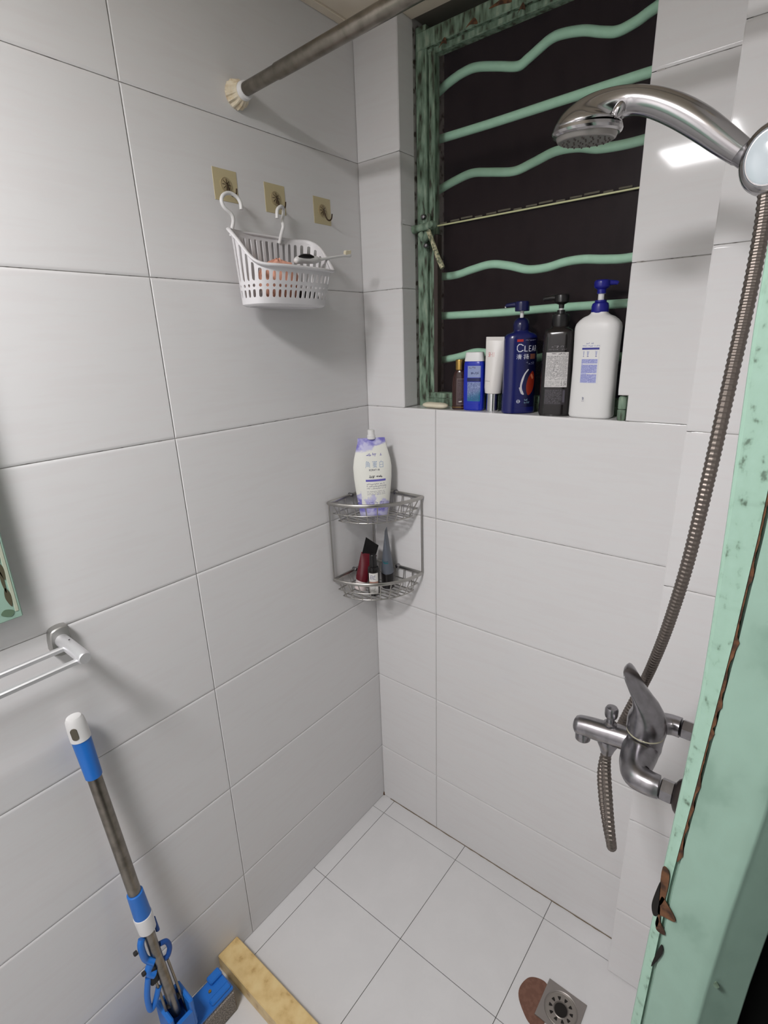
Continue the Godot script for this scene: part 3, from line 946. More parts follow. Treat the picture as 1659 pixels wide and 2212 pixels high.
	# ribbed metal hose: from the tap, down in a loop and up behind it to the holder
	var pts := [Vector3(0.819, 0.9145, 0.364), Vector3(0.8215, 0.893, 0.369), Vector3(0.834, 0.855, 0.390), Vector3(0.848, 0.815, 0.412), Vector3(0.8555, 0.785, 0.418), Vector3(0.851, 0.767, 0.399), Vector3(0.834, 0.771, 0.367), Vector3(0.817, 0.800, 0.342), Vector3(0.806, 0.838, 0.323), Vector3(0.808, 0.880, 0.309), Vector3(0.822, 0.925, 0.302), Vector3(0.834, 0.972, 0.304), Vector3(0.8505, 1.035, 0.310), Vector3(0.8655, 1.10, 0.335), Vector3(0.8825, 1.19, 0.368), Vector3(0.8975, 1.30, 0.395), Vector3(0.906, 1.42, 0.402), Vector3(0.911, 1.54, 0.394), Vector3(0.9145, 1.64, 0.382), Vector3(0.9145, 1.71, 0.372), Vector3(0.911, 1.752, 0.366), Vector3(0.905, 1.767, 0.362)]
	var fine := smooth(pts, 10)
	# walk it at an even pace and give every turn of the winding its ridge
	var c := Curve3D.new()
	c.bake_interval = 0.001
	for q in fine:
		c.add_point(q)
	var full := c.get_baked_length()
	var line := []
	var radii := []
	var n := int(full / 0.00165)
	for i in n + 1:
		line.append(c.sample_baked(full * i / n))
		radii.append([0.0075, 0.0083, 0.0083, 0.0075][i % 4])
	g = Geo.new()
	var ho := Vector3(0.835, 0.74, 0.4)
	g.tube(line, radii, 12)
	g.move(Transform3D(Basis(), -ho))
	var hs := thing("shower_hose", "ribbed metal shower hose looping under the tap and up to its holder", "hose", ho)
	geo_part("hose", g, M.hose, hs, 20.0)


# ---------------------------------------------------------------- left wall: rod, hooks, rail, board
func left_wall_things() -> void:
	# curtain rod, telescopic, with fluted end caps
	var o := Vector3(0.0, 2.07, 0.362)
	var t := thing("curtain_rod", "tarnished steel shower curtain rod with fluted cream end caps", "curtain rod", o)
	var g := Geo.new()
	g.tube([Vector3(0.03, 0, 0.002), Vector3(0.20, 0, 0.010)], 0.0115, 20)
	geo_part("inner_tube", g, M.steel, t, 50.0)
	g = Geo.new()
	g.tube([Vector3(0.135, 0, 0.0068), Vector3(0.45, 0, 0.022), Vector3(0.92, 0, 0.030)], 0.0128, 20)
	geo_part("outer_tube", g, M.steel, t, 50.0)
	for side in 2:
		var xf := Transform3D(Basis(Vector3(0, 0, 1), -PI / 2), Vector3.ZERO)
		if side == 1:
			xf = Transform3D(Basis(Vector3(0, 0, 1), PI / 2), Vector3(RW, 0, 0.030))
		g = Geo.new()
		var rings := []
		for q in [[0.0, 0.0], [0.024, 0.0], [0.0245, 0.004], [0.021, 0.016], [0.0165, 0.026], [0.0, 0.026]]:
			var ring := PackedVector3Array()
			for k in 64:
				var a := TAU * k / 64
				var r: float = q[0] * (1.0 + (0.085 * cos(a * 14) if q[1] > 0.0 and q[1] < 0.025 else 0.0))
				ring.append(xf * Vector3(cos(a) * maxf(r, 0.00002), q[1], sin(a) * maxf(r, 0.00002)))
			rings.append(ring)
		g.loft(rings)
		geo_part("end_cap", g, grain(mat(Color.WHITE, 0.5), noise_tex(31, 0.02, [c8(186, 156, 116), c8(216, 202, 174), c8(222, 211, 188)], [0.15, 0.35, 0.7]), Vector3(5, 5, 5)), t, 30.0)
		g = Geo.new()
		g.lathe([Vector2(0.0, 0.025), Vector2(0.0155, 0.025), Vector2(0.0165, 0.028), Vector2(0.0155, 0.036), Vector2(0.0128, 0.038), Vector2(0.0, 0.038)], 28, xf)
		geo_part("sleeve", g, M.white, t)
	# stick-on hooks
	var spots := [[0.409, 1.9062, "basket's far hanger on it, nearest the curtain rod cap", 0.0], [0.2815, 1.9025, "middle of three, holding the basket's second hanger", 0.0], [0.137, 1.8995, "bare, nearest the corner, nothing hung on it", 1.0]]
	var labels := ["yellowed stick-on hook holding the basket's hanger farthest from the corner", "yellowed stick-on hook, middle of the three, holding the second hanger", "yellowed stick-on hook with nothing hung on it, nearest the corner"]
	for i in 3:
		var s = spots[i]
		var hk := thing("adhesive_hook", labels[i], "hook", Vector3(0.0, s[1], s[0]), PI / 2, "stick-on hooks on the left wall")
		# local: x to the right along the wall (towards the corner), z out of the wall
		g = Geo.new()
		g.prism(blob([Vector2(-0.0285, -0.0285), Vector2(-0.0285, 0.0285), Vector2(0.0285, 0.0285), Vector2(0.0285, -0.0285)], 1), 0.0008, Transform3D(), 0.0003)
		geo_part("film", g, M.hook_film, hk)
		g = Geo.new()
		g.lathe([Vector2(0.0, 0.0008), Vector2(0.0135, 0.0008), Vector2(0.0135, 0.0022), Vector2(0.0125, 0.0028), Vector2(0.0112, 0.0022), Vector2(0.007, 0.0034), Vector2(0.0, 0.0042)], 32, Transform3D(Basis(Vector3.RIGHT, PI / 2), Vector3(0, 0.001, 0)))
		geo_part("disc", g, mat(c8(174, 158, 124), 0.3, 0.2), hk)
		g = Geo.new()
		for k in 8:
			var a := TAU * k / 8
			g.tube([Vector3(cos(a) * 0.003, 0.001 + sin(a) * 0.003, 0.0042), Vector3(cos(a) * 0.010, 0.001 + sin(a) * 0.010, 0.0034)], 0.0005, 6)
		geo_part("spokes", g, M.bronze, hk)
		g = Geo.new()
		g.tube(smooth([Vector3(0, 0.004, 0.004), Vector3(0.001, -0.004, 0.006), Vector3(0.003, -0.014, 0.009), Vector3(0.0045, -0.020, 0.013), Vector3(0.0055, -0.0215, 0.019), Vector3(0.006, -0.018, 0.024), Vector3(0.006, -0.009, 0.0265)], 5), 0.0016, 8)
		geo_part("wire_hook", g, M.bronze, hk)
	# towel rail: arm out of the wall, two bars running towards the camera
	o = Vector3(0.0, 1.110, 0.886)
	t = thing("towel_rail", "brushed aluminium towel rail with two bars below the green board", "towel rail", o)
	g = Geo.new()
	g.prism(blob([Vector2(-0.016, -0.026), Vector2(-0.016, 0.014), Vector2(-0.006, 0.024), Vector2(0.012, 0.024), Vector2(0.016, 0.016), Vector2(0.016, -0.026)], 3), 0.018, Transform3D(Basis(Vector3(0, 0, -1), Vector3.UP, Vector3(1, 0, 0)), Vector3.ZERO), 0.002)
	geo_part("wall_plate", g, mat(c8(168, 167, 164), 0.45, 0.9), t)
	g = Geo.new()
	g.tube([Vector3(0.012, 0, 0), Vector3(0.100, -0.006, -0.003), Vector3(0.1035, -0.0062, -0.0032)], [0.0115, 0.0115, 0.0095], 24)
	geo_part("arm", g, M.alu, t, 35.0)
	for q in [[0.046, -0.0025], [0.093, -0.0105]]:
		g = Geo.new()
		g.box(Vector3(q[0], q[1], 0.275), Vector3(0.009, 0.009, 0.55), 0.002)
		geo_part("bar", g, M.alu, t, 20.0)
		g = Geo.new()
		g.lathe([Vector2(0, 0), Vector2(0.0016, 0), Vector2(0.0016, 0.0006), Vector2(0, 0.0006)], 10, Transform3D(Basis(), Vector3(q[0] + 0.004, q[1] + 0.0138, -0.002)))
		geo_part("set_screw", g, M.black, t)
	g = Geo.new()
	g.tube([Vector3(0.012, 0, 0.555), Vector3(0.100, -0.006, 0.552)], 0.0115, 20)
	geo_part("arm", g, M.alu, t, 35.0)
	g = Geo.new()
	g.box(Vector3(0.009, 0, 0.555), Vector3(0.018, 0.048, 0.03), 0.003)
	geo_part("wall_plate", g, mat(c8(168, 167, 164), 0.45, 0.9), t)
	# corner of a green painted board standing off the wall
	o = Vector3(0.0, 1.185, 0.934)
	t = thing("wall_board", "corner of a chipped green painted board on the wall above the towel rail", "board", o)
	g = Geo.new()
	g.box(Vector3(0.0215, 0.29, 0.21), Vector3(0.018, 0.58, 0.42), 0.002)
	geo_part("panel", g, M.paint, t)
	g = Geo.new()
	for b in [[0.3, 0.12], [0.3, 0.32]]:
		g.box(Vector3(0.0065, b[0], b[1]), Vector3(0.013, 0.5, 0.02), 0.002)
	geo_part("batten", g, M.plaster, t)
	g = Geo.new()
	g.box(Vector3(0.0306, 0.295, 0.0068), Vector3(0.0014, 0.565, 0.0052), 0.0005)
	geo_part("bare_edge", g, mat(c8(176, 182, 162), 0.7), t)
	var k2 := 0
	for q in [[0.040, 0.0135, 0.0042, 0.017], [0.014, 0.020, 0.009, 0.007], [0.085, 0.0125, 0.0034, 0.015], [0.112, 0.0140, 0.0038, 0.012], [0.068, 0.0150, 0.0022, 0.02]]:
		g = Geo.new()
		g.prism(blob([Vector2(-q[2], 0), Vector2(-q[2] * 0.3, q[3]), Vector2(q[2], q[3] * 0.2), Vector2(q[2] * 0.4, -q[3])]), 0.0014, Transform3D(Basis(Vector3(0, 0, -1), Vector3.UP, Vector3(1, 0, 0)), Vector3(0.0299, q[0], q[1])))
		geo_part("chip", g, mat(c8(78, 74, 54) if k2 % 2 == 0 else c8(92, 116, 92), 0.8), t)
		k2 += 1


# ---------------------------------------------------------------- hanging basket
func bplan(phi: float, y: float, off: float) -> Vector3:   # a point on the basket wall, off metres inside the outer face
	var f := clampf((y - 1.68) / 0.08, 0.0, 1.6)
	var a := lerpf(0.099, 0.109, f) - off
	var x0 := 0.012 + off
	var x1 := lerpf(0.103, 0.126, f) - off
	var c := cos(phi)
	var s := sin(phi)
	var ex := 2.0 / 3.4
	var zz := signf(c) * pow(absf(c), ex) * a
	var xx := signf(s) * pow(absf(s), ex) * (x1 - x0) / 2.0 + (x0 + x1) / 2.0
	return Vector3(xx, y, 0.328 - zz)

func brim(phi: float) -> float:
	var q := bplan(phi, 1.75, 0.0)
	return 1.822 - 0.073 * smoothstep(0.1, 0.98, (q.x - 0.012) / 0.107)

func basket() -> void:
	var o := Vector3(0.06, 1.678, 0.328)
	var t := thing("hanging_basket", "white perforated plastic basket hung from two wall hooks", "basket", o)
	var g := Geo.new()
	var cols := 38
	# even pace round the wall
	var len := [0.0]
	var N := 720
	for i in N:
		len.append(len[i] + bplan(TAU * i / N, 1.72, 0.0).distance_to(bplan(TAU * (i + 1) / N, 1.72, 0.0)))
	var ang := func(u: float) -> float:
		var want: float = fposmod(u, 1.0) * len[N]
		var lo := 0
		var hi := N
		while hi - lo > 1:
			var mid := (lo + hi) / 2
			if len[mid] <= want: lo = mid
			else: hi = mid
		return TAU * (lo + (want - len[lo]) / (len[hi] - len[lo])) / N
	var TH := 0.002
	var plain := func(u0: float, u1: float, ya: float, yb0: float, yb1: float) -> void:
		for k in 3:
			var ua := lerpf(u0, u1, k / 3.0)
			var ub := lerpf(u0, u1, (k + 1) / 3.0)
			var ta := lerpf(yb0, yb1, k / 3.0)
			var tb := lerpf(yb0, yb1, (k + 1) / 3.0)
			var pa: float = ang.call(ua)
			var pb: float = ang.call(ub)
			g.quad(bplan(pa, ya, 0), bplan(pb, ya, 0), bplan(pb, tb, 0), bplan(pa, ta, 0))
			g.quad(bplan(pb, ya, TH), bplan(pa, ya, TH), bplan(pa, ta, TH), bplan(pb, tb, TH))
	var hole := func(u0: float, u1: float, ya0: float, yb0: float, ya1: float, yb1: float, r: float, L: float) -> void:
		# cell between two columns, from heights (ya) to (yb); a capsule hole of radius r and straight half length L
		var W: float = (u1 - u0) * len[N] / 2.0
		var outp := []
		var inp := []
		var K := 5
		for side in 4:
			for k in K:
				var s := -1.0 + 2.0 * k / K
				var q: Vector2 = [Vector2(s, -1), Vector2(1, s), Vector2(-s, 1), Vector2(-1, -s)][side]
				outp.append(q)
				var a := atan2(q.y, q.x)
				inp.append(Vector2(cos(a) * r / W, NAN))
				inp[inp.size() - 1].y = clampf(sin(a) * 2.0, -1, 1) * L + sin(a) * r
		var n := outp.size()
		var at := func(q: Vector2, hole_: bool, off: float) -> Vector3:
			var f := (q.x + 1.0) / 2.0
			var lo := lerpf(ya0, ya1, f)
			var hi := lerpf(yb0, yb1, f)
			var y := (lo + hi) / 2.0 + (q.y if hole_ else q.y * (hi - lo) / 2.0)
			return bplan(ang.call(lerpf(u0, u1, f)), y, off)
		for k in n:
			var j := (k + 1) % n
			g.quad(at.call(outp[k], false, 0), at.call(outp[j], false, 0), at.call(inp[j], true, 0), at.call(inp[k], true, 0))
			g.quad(at.call(outp[j], false, TH), at.call(outp[k], false, TH), at.call(inp[k], true, TH), at.call(inp[j], true, TH))
			g.quad(at.call(inp[k], true, 0), at.call(inp[j], true, 0), at.call(inp[j], true, TH), at.call(inp[k], true, TH))
	for i in cols:
		var u0 := float(i) / cols
		var u1 := float(i + 1) / cols
		var h0: float = brim(ang.call(u0))
		var h1: float = brim(ang.call(u1))
		plain.call(u0, u1, 1.68, 1.690, 1.690)
		hole.call(u0, u1, 1.690, 1.708, 1.690, 1.708, 0.0036, 0.0038)
		hole.call(u0, u1, 1.708, 1.719, 1.708, 1.719, 0.0031, 0.0)
		var hm := (h0 + h1) / 2.0 - 0.006
		hole.call(u0, u1, 1.719, h0 - 0.006, 1.719, h1 - 0.006, 0.0036, maxf((hm - 1.719) / 2.0 - 0.0036 - 0.0035, 0.001))
		var pa: float = ang.call(u0)
		var pb: float = ang.call(u1)
		g.quad(bplan(pa, h0 - 0.006, 0), bplan(pb, h1 - 0.006, 0), bplan(pb, h1, 0), bplan(pa, h0, 0))
		g.quad(bplan(pb, h1 - 0.006, TH), bplan(pa, h0 - 0.006, TH), bplan(pa, h0, TH), bplan(pb, h1, TH))
	g.move(Transform3D(Basis(), -o))
	geo_part("wall", g, M.basket, t, 35.0)
	# floor with a rounded foot
	g = Geo.new()
	var rings := []
	for q in [[1.6815, 0.0], [1.6785, 0.0015], [1.6765, 0.006], [1.676, 0.012], [1.679, 0.012]]:
		var ring := PackedVector3Array()
		for k in 72:
			ring.append(bplan(ang.call(k / 72.0), 1.68, q[1]) * Vector3(1, 0, 1) + Vector3(0, q[0], 0) - o)
		rings.append(ring)
	g.loft(rings)
	geo_part("bottom", g, M.basket, t, 50.0)
	# rolled rim
	var line := []
	for k in 120:
		var ph: float = ang.call(k / 120.0)
		var q := bplan(ph, brim(ph), -0.0035)
		line.append(Vector3(maxf(q.x, 0.013), q.y, q.z) - o)
	g = Geo.new()
	g.tube(line, 0.0032, 10, true, 1.5, Vector3.UP)
	geo_part("rim", g, M.basket, t, 60.0)
	# two hanger hooks
	g = Geo.new()
	var hk := [Vector3(0.016, 1.812, 0.421), Vector3(0.022, 1.825, 0.421), Vector3(0.028, 1.839, 0.4205), Vector3(0.03, 1.849, 0.426), Vector3(0.03, 1.858, 0.4405), Vector3(0.03, 1.870, 0.4450), Vector3(0.028, 1.881, 0.4365), Vector3(0.026, 1.8865, 0.4205), Vector3(0.027, 1.882, 0.4055), Vector3(0.029, 1.872, 0.3995), Vector3(0.03, 1.860, 0.3998)]
	var sh := []
	for q in smooth(hk, 6):
		sh.append(q - o)
	g.tube(sh, 0.0036, 12)
	geo_part("hanger", g, M.white, t, 60.0)
	g = Geo.new()
	hk = [Vector3(0.016, 1.812, 0.294), Vector3(0.024, 1.828, 0.294), Vector3(0.030, 1.842, 0.292), Vector3(0.025, 1.852, 0.288), Vector3(0.018, 1.862, 0.281), Vector3(0.0165, 1.872, 0.276), Vector3(0.020, 1.8815, 0.278), Vector3(0.026, 1.8825, 0.290), Vector3(0.030, 1.873, 0.3045), Vector3(0.030, 1.857, 0.307)]
	sh = []
	for q in smooth(hk, 6):
		sh.append(q - o)
	g.tube(sh, 0.0036, 12)
	geo_part("hanger", g, M.white, t, 60.0)
	# what lies in the basket: a crumpled peach bath puff, a dark bottle, a toothbrush
	var nz := FastNoiseLite.new()
	nz.seed = 4
	nz.frequency = 55.0
	g = Geo.new()
	rings = []
	for i in 15:
		var th := PI * i / 14.0
		var ring := PackedVector3Array()
		for k in 28:
			var a := TAU * k / 28
			var d := Vector3(sin(th) * cos(a), cos(th), sin(th) * sin(a))
			var q := d * Vector3(0.028, 0.042, 0.050)
			q *= 1.0 + 0.2 * nz.get_noise_3dv(d * 0.05) + 0.06 * sin(a * 9.0 + th * 6.0)
			ring.append(q)
		rings.append(ring)
	g.loft(rings)
	g.move(Transform3D(Basis(), Vector3(0, 0.046, 0)))
	var puff := geo_part("bath_puff", g, mat(c8(226, 168, 146), 0.8), null, 60.0)
	puff.position = Vector3(0.060, 1.6815, 0.342)
	tag(puff, "crumpled peach bath puff inside the white hanging basket", "bath puff")
	var bt := thing("dark_bottle", "small dark bottle lying inside the white hanging basket", "bottle", Vector3(0.06, 1.6965, 0.268))
	g = Geo.new()
	g.tube([Vector3(0.014, 0.0, -0.016), Vector3(0.014, 0.0, -0.014), Vector3(0, 0.004, 0.0), Vector3(-0.018, 0.009, 0.018)], [0.010, 0.014, 0.0145, 0.012], 18)
	geo_part("body", g, M.black, bt)
	g = Geo.new()
	g.tube([Vector3(0.014, 0.0, -0.016), Vector3(0.018, -0.001, -0.03)], [0.009, 0.009], 14)
	geo_part("cap", g, M.white, bt)
	var tb := thing("toothbrush", "white toothbrush with black grip sticking out over the basket rim", "toothbrush", Vector3(0.085, 1.772, 0.29))
	g = Geo.new()
	g.tube(smooth([Vector3(0.004, -0.006, 0.028), Vector3(0, -0.001, 0.010), Vector3(0, 0.002, -0.028), Vector3(0, 0.004, -0.05), Vector3(0, 0.009, -0.075), Vector3(0, 0.019, -0.130), Vector3(0, 0.0215, -0.152)], 4), [0.004, 0.006, 0.0072, 0.0078, 0.008, 0.0082, 0.0084, 0.0084, 0.0082, 0.0078, 0.007, 0.005, 0.004, 0.0034, 0.003, 0.0028, 0.0027, 0.0027, 0.0027, 0.0028, 0.003, 0.0038, 0.0044, 0.0046, 0.003], 12)
	geo_part("handle", g, M.white, tb, 60.0)
	g = Geo.new()
	g.tube([Vector3(0.006, 0.0025, 0.020), Vector3(0.005, 0.005, 0.006), Vector3(0.005, 0.0062, -0.012), Vector3(0.005, 0.0062, -0.024)], [0.002, 0.0052, 0.0056, 0.003], 10)
	geo_part("grip", g, M.black, tb, 60.0)
	g = Geo.new()
	for i in 3:
		for k in 7:
			var c := Vector3(-0.0025 + 0.0025 * i, 0.0205 + 0.0003 * k, -0.132 - 0.0028 * k)
			g.tube([c, c + Vector3(0.0005, 0.009 + 0.001 * ((i + k) % 2), -0.001)], 0.0012, 6)
	var br := geo_part("bristles", g, M.cream, tb)
	br.set_meta("kind", "stuff")


# ---------------------------------------------------------------- corner shelf
func shelf_loop(R: float, y: float, in_: float) -> Array:   # quarter round with its straight sides along the walls
	var pts := []
	for k in 25:
		var a := PI / 2 * k / 24
		pts.append(Vector3(in_ + sin(a) * (R - in_), y, in_ + cos(a) * (R - in_)))
	for k in range(1, 8):
		pts.append(Vector3(lerpf(R, in_ + 0.012, k / 8.0), y, in_))
	pts.append(Vector3(in_ + 0.0035, y, in_ + 0.0035))
	for k in range(1, 8):
		pts.append(Vector3(in_, y, lerpf(in_ + 0.012, R, k / 8.0)))
	return pts

func corner_shelf() -> void:
	var t := thing("corner_shelf", "two-tier chrome wire corner shelf screwed into the wall corner", "corner shelf", Vector3.ZERO)
	var tiers := [[1.183, 0.192, 1.126, 0.163], [0.951, 0.188, 0.893, 0.163]]
	for i in 2:
		var q = tiers[i]
		var g := Geo.new()
		g.tube(shelf_loop(q[1], q[0], 0.0065), 0.0052, 10, true, 0.62, Vector3.UP)
		var rim := geo_part("rim", g, M.wire, t, 60.0)
		g = Geo.new()
		g.tube(shelf_loop(q[3], q[2], 0.016), 0.0019, 8, true)
		g.tube(shelf_loop((q[1] + q[3]) / 2, (q[0] + q[2]) / 2 - 0.004, 0.011), 0.0016, 8, true)
		# uprights of the tray, each a wire bent from rim to floor
		for k in 9:
			var a := PI / 2 * (k + 0.5) / 9
			var d := Vector3(sin(a), 0, cos(a))
			g.tube([Vector3(0.0065, q[0], 0.0065) + d * (q[1] - 0.0065), Vector3(0.016, q[2], 0.016) + d * (q[3] - 0.016)], 0.0016, 8)
		for k in 5:
			var s := 0.03 + 0.031 * k
			g.tube([Vector3(s, q[0], 0.0065), Vector3(s, q[2], 0.016)], 0.0016, 8)
			g.tube([Vector3(0.0065, q[0], s), Vector3(0.016, q[2], s)], 0.0016, 8)
		# floor wires
		for k in range(1, 9):
			var s := 0.016 + 0.0163 * k
			var e := 0.016 + sqrt(maxf(0.0, pow(q[3] - 0.016, 2) - pow(s - 0.016, 2)))
			g.tube([Vector3(0.016, q[2], s), Vector3(e, q[2], s)], 0.0016, 8)
		geo_part("tray_wires", g, M.wire, t, 60.0)
		for sc in [[0.098, 0.0], [0.0, 0.098]]:
			g = Geo.new()
			var ax := Vector3(0, 0, 1) if sc[1] == 0.0 else Vector3(1, 0, 0)
			g.lathe([Vector2(0, 0.0), Vector2(0.006, 0.0), Vector2(0.006, 0.0115), Vector2(0.005, 0.014), Vector2(0, 0.015)], 14, Transform3D(Basis(Quaternion(Vector3.UP, ax)), Vector3(sc[0], q[0] + 0.001, sc[1])))
			geo_part("screw", g, M.worn_chrome, t)
	for c in [Vector3(0.188, 0, 0.0065), Vector3(0.0065, 0, 0.188), Vector3(0.010, 0, 0.010)]:
		var g := Geo.new()
		var top: float = 1.183 if c.x + c.z > 0.05 else 1.126
		var foot: float = 0.951 if c.x + c.z > 0.05 else 0.893
		g.tube([Vector3(c.x, foot, c.z), Vector3(c.x, top, c.z)], 0.0024, 10)
		geo_part("post", g, M.wire, t, 60.0)
	# hair mask pouch on the upper tier
	var im := canvas(256, 512, c8(236, 236, 228))
	var nz := FastNoiseLite.new()
	nz.seed = 9
	nz.frequency = 0.012
	for y in 512:
		for x in 256:
			var n := nz.get_noise_2d(x, y)
			var k := 0.0
			var v := y / 512.0
			var u := x / 256.0
			k = maxf(smoothstep(0.74, 0.80, v + n * 0.16 - absf(u - 0.45) * 0.12 + (0.10 if u < 0.18 else 0.0)), smoothstep(0.86, 0.9, 1.0 - v + n * 0.06 + (0.4 - u) * 0.12))
			var pur := c8(122, 116, 196).lerp(c8(202, 200, 232), clampf(0.5 + n * 1.6, 0, 1))
			im.set_pixel(x, y, im.get_pixel(x, y).lerp(pur, k))
	small_print(im, Rect2(92, 92, 86, 18), 1, 15, 2.6, c8(86, 80, 164), 3)
	words(im, ["jiao", "dan", "bai"], Vector2(78, 142), Vector2(36, 40), 44, 2.2, c8(126, 150, 190))
	words(im, ["K", "E", "R", "A", "T", "I", "N"], Vector2(102, 192), Vector2(8, 11), 10, 1.8, c8(60, 60, 70))
	small_print(im, Rect2(100, 234, 82, 12), 1, 11, 3.2, c8(34, 34, 44), 5)
	im.fill_rect(Rect2i(78, 258, 130, 13), c8(104, 98, 186))
	small_print(im, Rect2(82, 281, 124, 42), 3, 7, 1.3, c8(96, 92, 110), 6)
	small_print(im, Rect2(84, 330, 116, 30), 3, 4, 0.9, c8(120, 116, 130), 7)
	small_print(im, Rect2(92, 402, 100, 44), 3, 9, 1.8, c8(96, 90, 158), 8)
	var pouch := thing("hair_mask_pouch", "white and purple hair mask pouch with spout cap on the upper wire tier", "pouch", Vector3(0.0735, 1.1285, 0.0765), PI / 4)
	var g2 := Geo.new()
	var prof := [[0.0, 0.0385, 0.017], [0.006, 0.0405, 0.022], [0.03, 0.0435, 0.025], [0.07, 0.0485, 0.024], [0.11, 0.0525, 0.0215], [0.142, 0.0535, 0.0185], [0.165, 0.0500, 0.0145], [0.19, 0.0435, 0.010], [0.208, 0.0385, 0.0055], [0.219, 0.0375, 0.0016], [0.222, 0.0372, 0.0012]]
	var rings := []
	for q in prof:
		var ring := PackedVector3Array()
		for k in 40:
			var a := TAU * k / 40
			var s := sin(a)
			ring.append(Vector3(cos(a) * q[1], q[0], signf(s) * pow(absf(s), 1.3) * q[2]))
		rings.append(ring)
	g2.loft(rings)
	for i in g2.p.size():
		g2.uv[i] = Vector2(0.5 + g2.p[i].x / 0.109, 1.0 - g2.p[i].y / 0.222)
	geo_part("pouch", g2, printed(im, 0.3), pouch, 50.0)
	g2 = Geo.new()
	g2.lathe([Vector2(0, 0.219), Vector2(0.0105, 0.219), Vector2(0.0112, 0.221), Vector2(0.0112, 0.229), Vector2(0.0095, 0.231), Vector2(0.0092, 0.243), Vector2(0.0075, 0.2445), Vector2(0, 0.2445)], 24)
	geo_part("spout_cap", g2, M.white, pouch)
	# lower tier: leaning red tube, small black bottle, grey tube
	var wine := mat(c8(96, 22, 34), 0.3)
	var tb := thing("face_wash_tube", "dark red tube with black top leaning in the lower wire tier", "tube", Vector3(0.035, 0.900, 0.111), PI / 4)
	tb.rotation = Vector3(deg_to_rad(-6), PI / 4, deg_to_rad(-17))
	squeeze_tube(tb, 0.0175, 0.021, 0.028, 0.112, wine, mat(c8(222, 208, 206), 0.4))
	var g3 := Geo.new()
	g3.prism(PackedVector2Array([Vector2(-0.0205, 0.105), Vector2(0.0205, 0.105), Vector2(0.0212, 0.142), Vector2(-0.0212, 0.158)]), 0.0035, Transform3D(Basis(), Vector3(0, 0, -0.00175)), 0.0005)
	geo_part("crimped_end", g3, M.black, tb)
	var bb := thing("serum_bottle", "small black bottle with white label in the lower wire tier", "bottle", Vector3(0.0845, 0.8955, 0.104), PI / 4)
	var bprof := [Vector2(0, 0), Vector2(0.0155, 0.0), Vector2(0.0168, 0.002), Vector2(0.0168, 0.078), Vector2(0.015, 0.086), Vector2(0.0095, 0.090), Vector2(0, 0.090)]
	var g4 := Geo.new()
	g4.lathe(bprof, 32)
	geo_part("body", g4, mat(c8(28, 26, 26), 0.2), bb)
	g4 = Geo.new()
	g4.lathe([Vector2(0, 0.089), Vector2(0.0105, 0.089), Vector2(0.0112, 0.092), Vector2(0.0098, 0.122), Vector2(0.008, 0.1245), Vector2(0, 0.1245)], 24)
	geo_part("cap", g4, M.black, bb)
	im = canvas(96, 160, c8(228, 226, 222))
	small_print(im, Rect2(14, 14, 42, 36), 3, 9, 2.2, c8(96, 92, 130), 21)
	im.fill_rect(Rect2i(0, 66, 96, 20), c8(176, 132, 116))
	small_print(im, Rect2(14, 96, 50, 54), 5, 8, 1.4, c8(120, 122, 120), 22)
	wrap_label(bb, "label", printed(im, 0.5), func(a: float, y: float) -> Vector3: return Vector3(sin(a) * 0.0171, y, cos(a) * 0.0171), -0.95, 0.75, 0.008, 0.072)
	var gt := thing("grey_tube", "grey tube with black cap and teal print behind the small black bottle", "tube", Vector3(0.089, 0.8965, 0.044), PI / 4)
	gt.rotation = Vector3(deg_to_rad(0), PI / 4 + deg_to_rad(75), deg_to_rad(3))
	var grey := mat(c8(100, 106, 116), 0.35)
	squeeze_tube(gt, 0.0190, 0.0192, 0.048, 0.185, grey, M.black)
	im = canvas(64, 32, c8(100, 106, 116))
	ink(im, [Vector2(4, 8), Vector2(14, 20), Vector2(30, 24), Vector2(58, 22)], 7, c8(22, 108, 116))
	ink(im, [Vector2(20, 16), Vector2(58, 12)], 4, c8(26, 76, 92))
	wrap_label(gt, "print", printed(im, 0.4), func(a: float, y: float) -> Vector3:
		var ft := (y - 0.0486) / (0.185 - 0.0486)
		return Vector3(sin(a) * 0.0195 * (1.0 + 0.13 * ft), y, cos(a) * 0.0195 * clampf(1.0 - pow(ft, 1.2) * 0.93, 0.06, 1.0)), -2.4, -1.1, 0.082, 0.098)

# a tube that stands on its cap and is pressed flat at the top
func squeeze_tube(t: Node3D, rc: float, rb: float, hc: float, h: float, m: Material, cm: Material) -> void:
	var g := Geo.new()
	g.lathe([Vector2(0, 0), Vector2(rc - 0.001, 0), Vector2(rc, 0.0012), Vector2(rc, hc - 0.001), Vector2(rc - 0.0008, hc), Vector2(0, hc)], 32)
	geo_part("cap", g, cm, t)
	g = Geo.new()
	var rings := []
	for k in 10:
		var f := k / 9.0
		var y := lerpf(hc + 0.0006, h, f)
		var fl := clampf(1.0 - pow(f, 1.2) * 0.93, 0.06, 1.0)
		var wd := rb * (1.0 + 0.13 * f)
		if k == 0: wd = rb * 0.93
		var ring := PackedVector3Array()
		for i in 36:
			var a := TAU * i / 36
			ring.append(Vector3(cos(a) * wd, y, sin(a) * (rb if k > 0 else rb * 0.93) * fl))
		rings.append(ring)
	g.loft(rings)
	geo_part("body", g, m, t, 50.0)

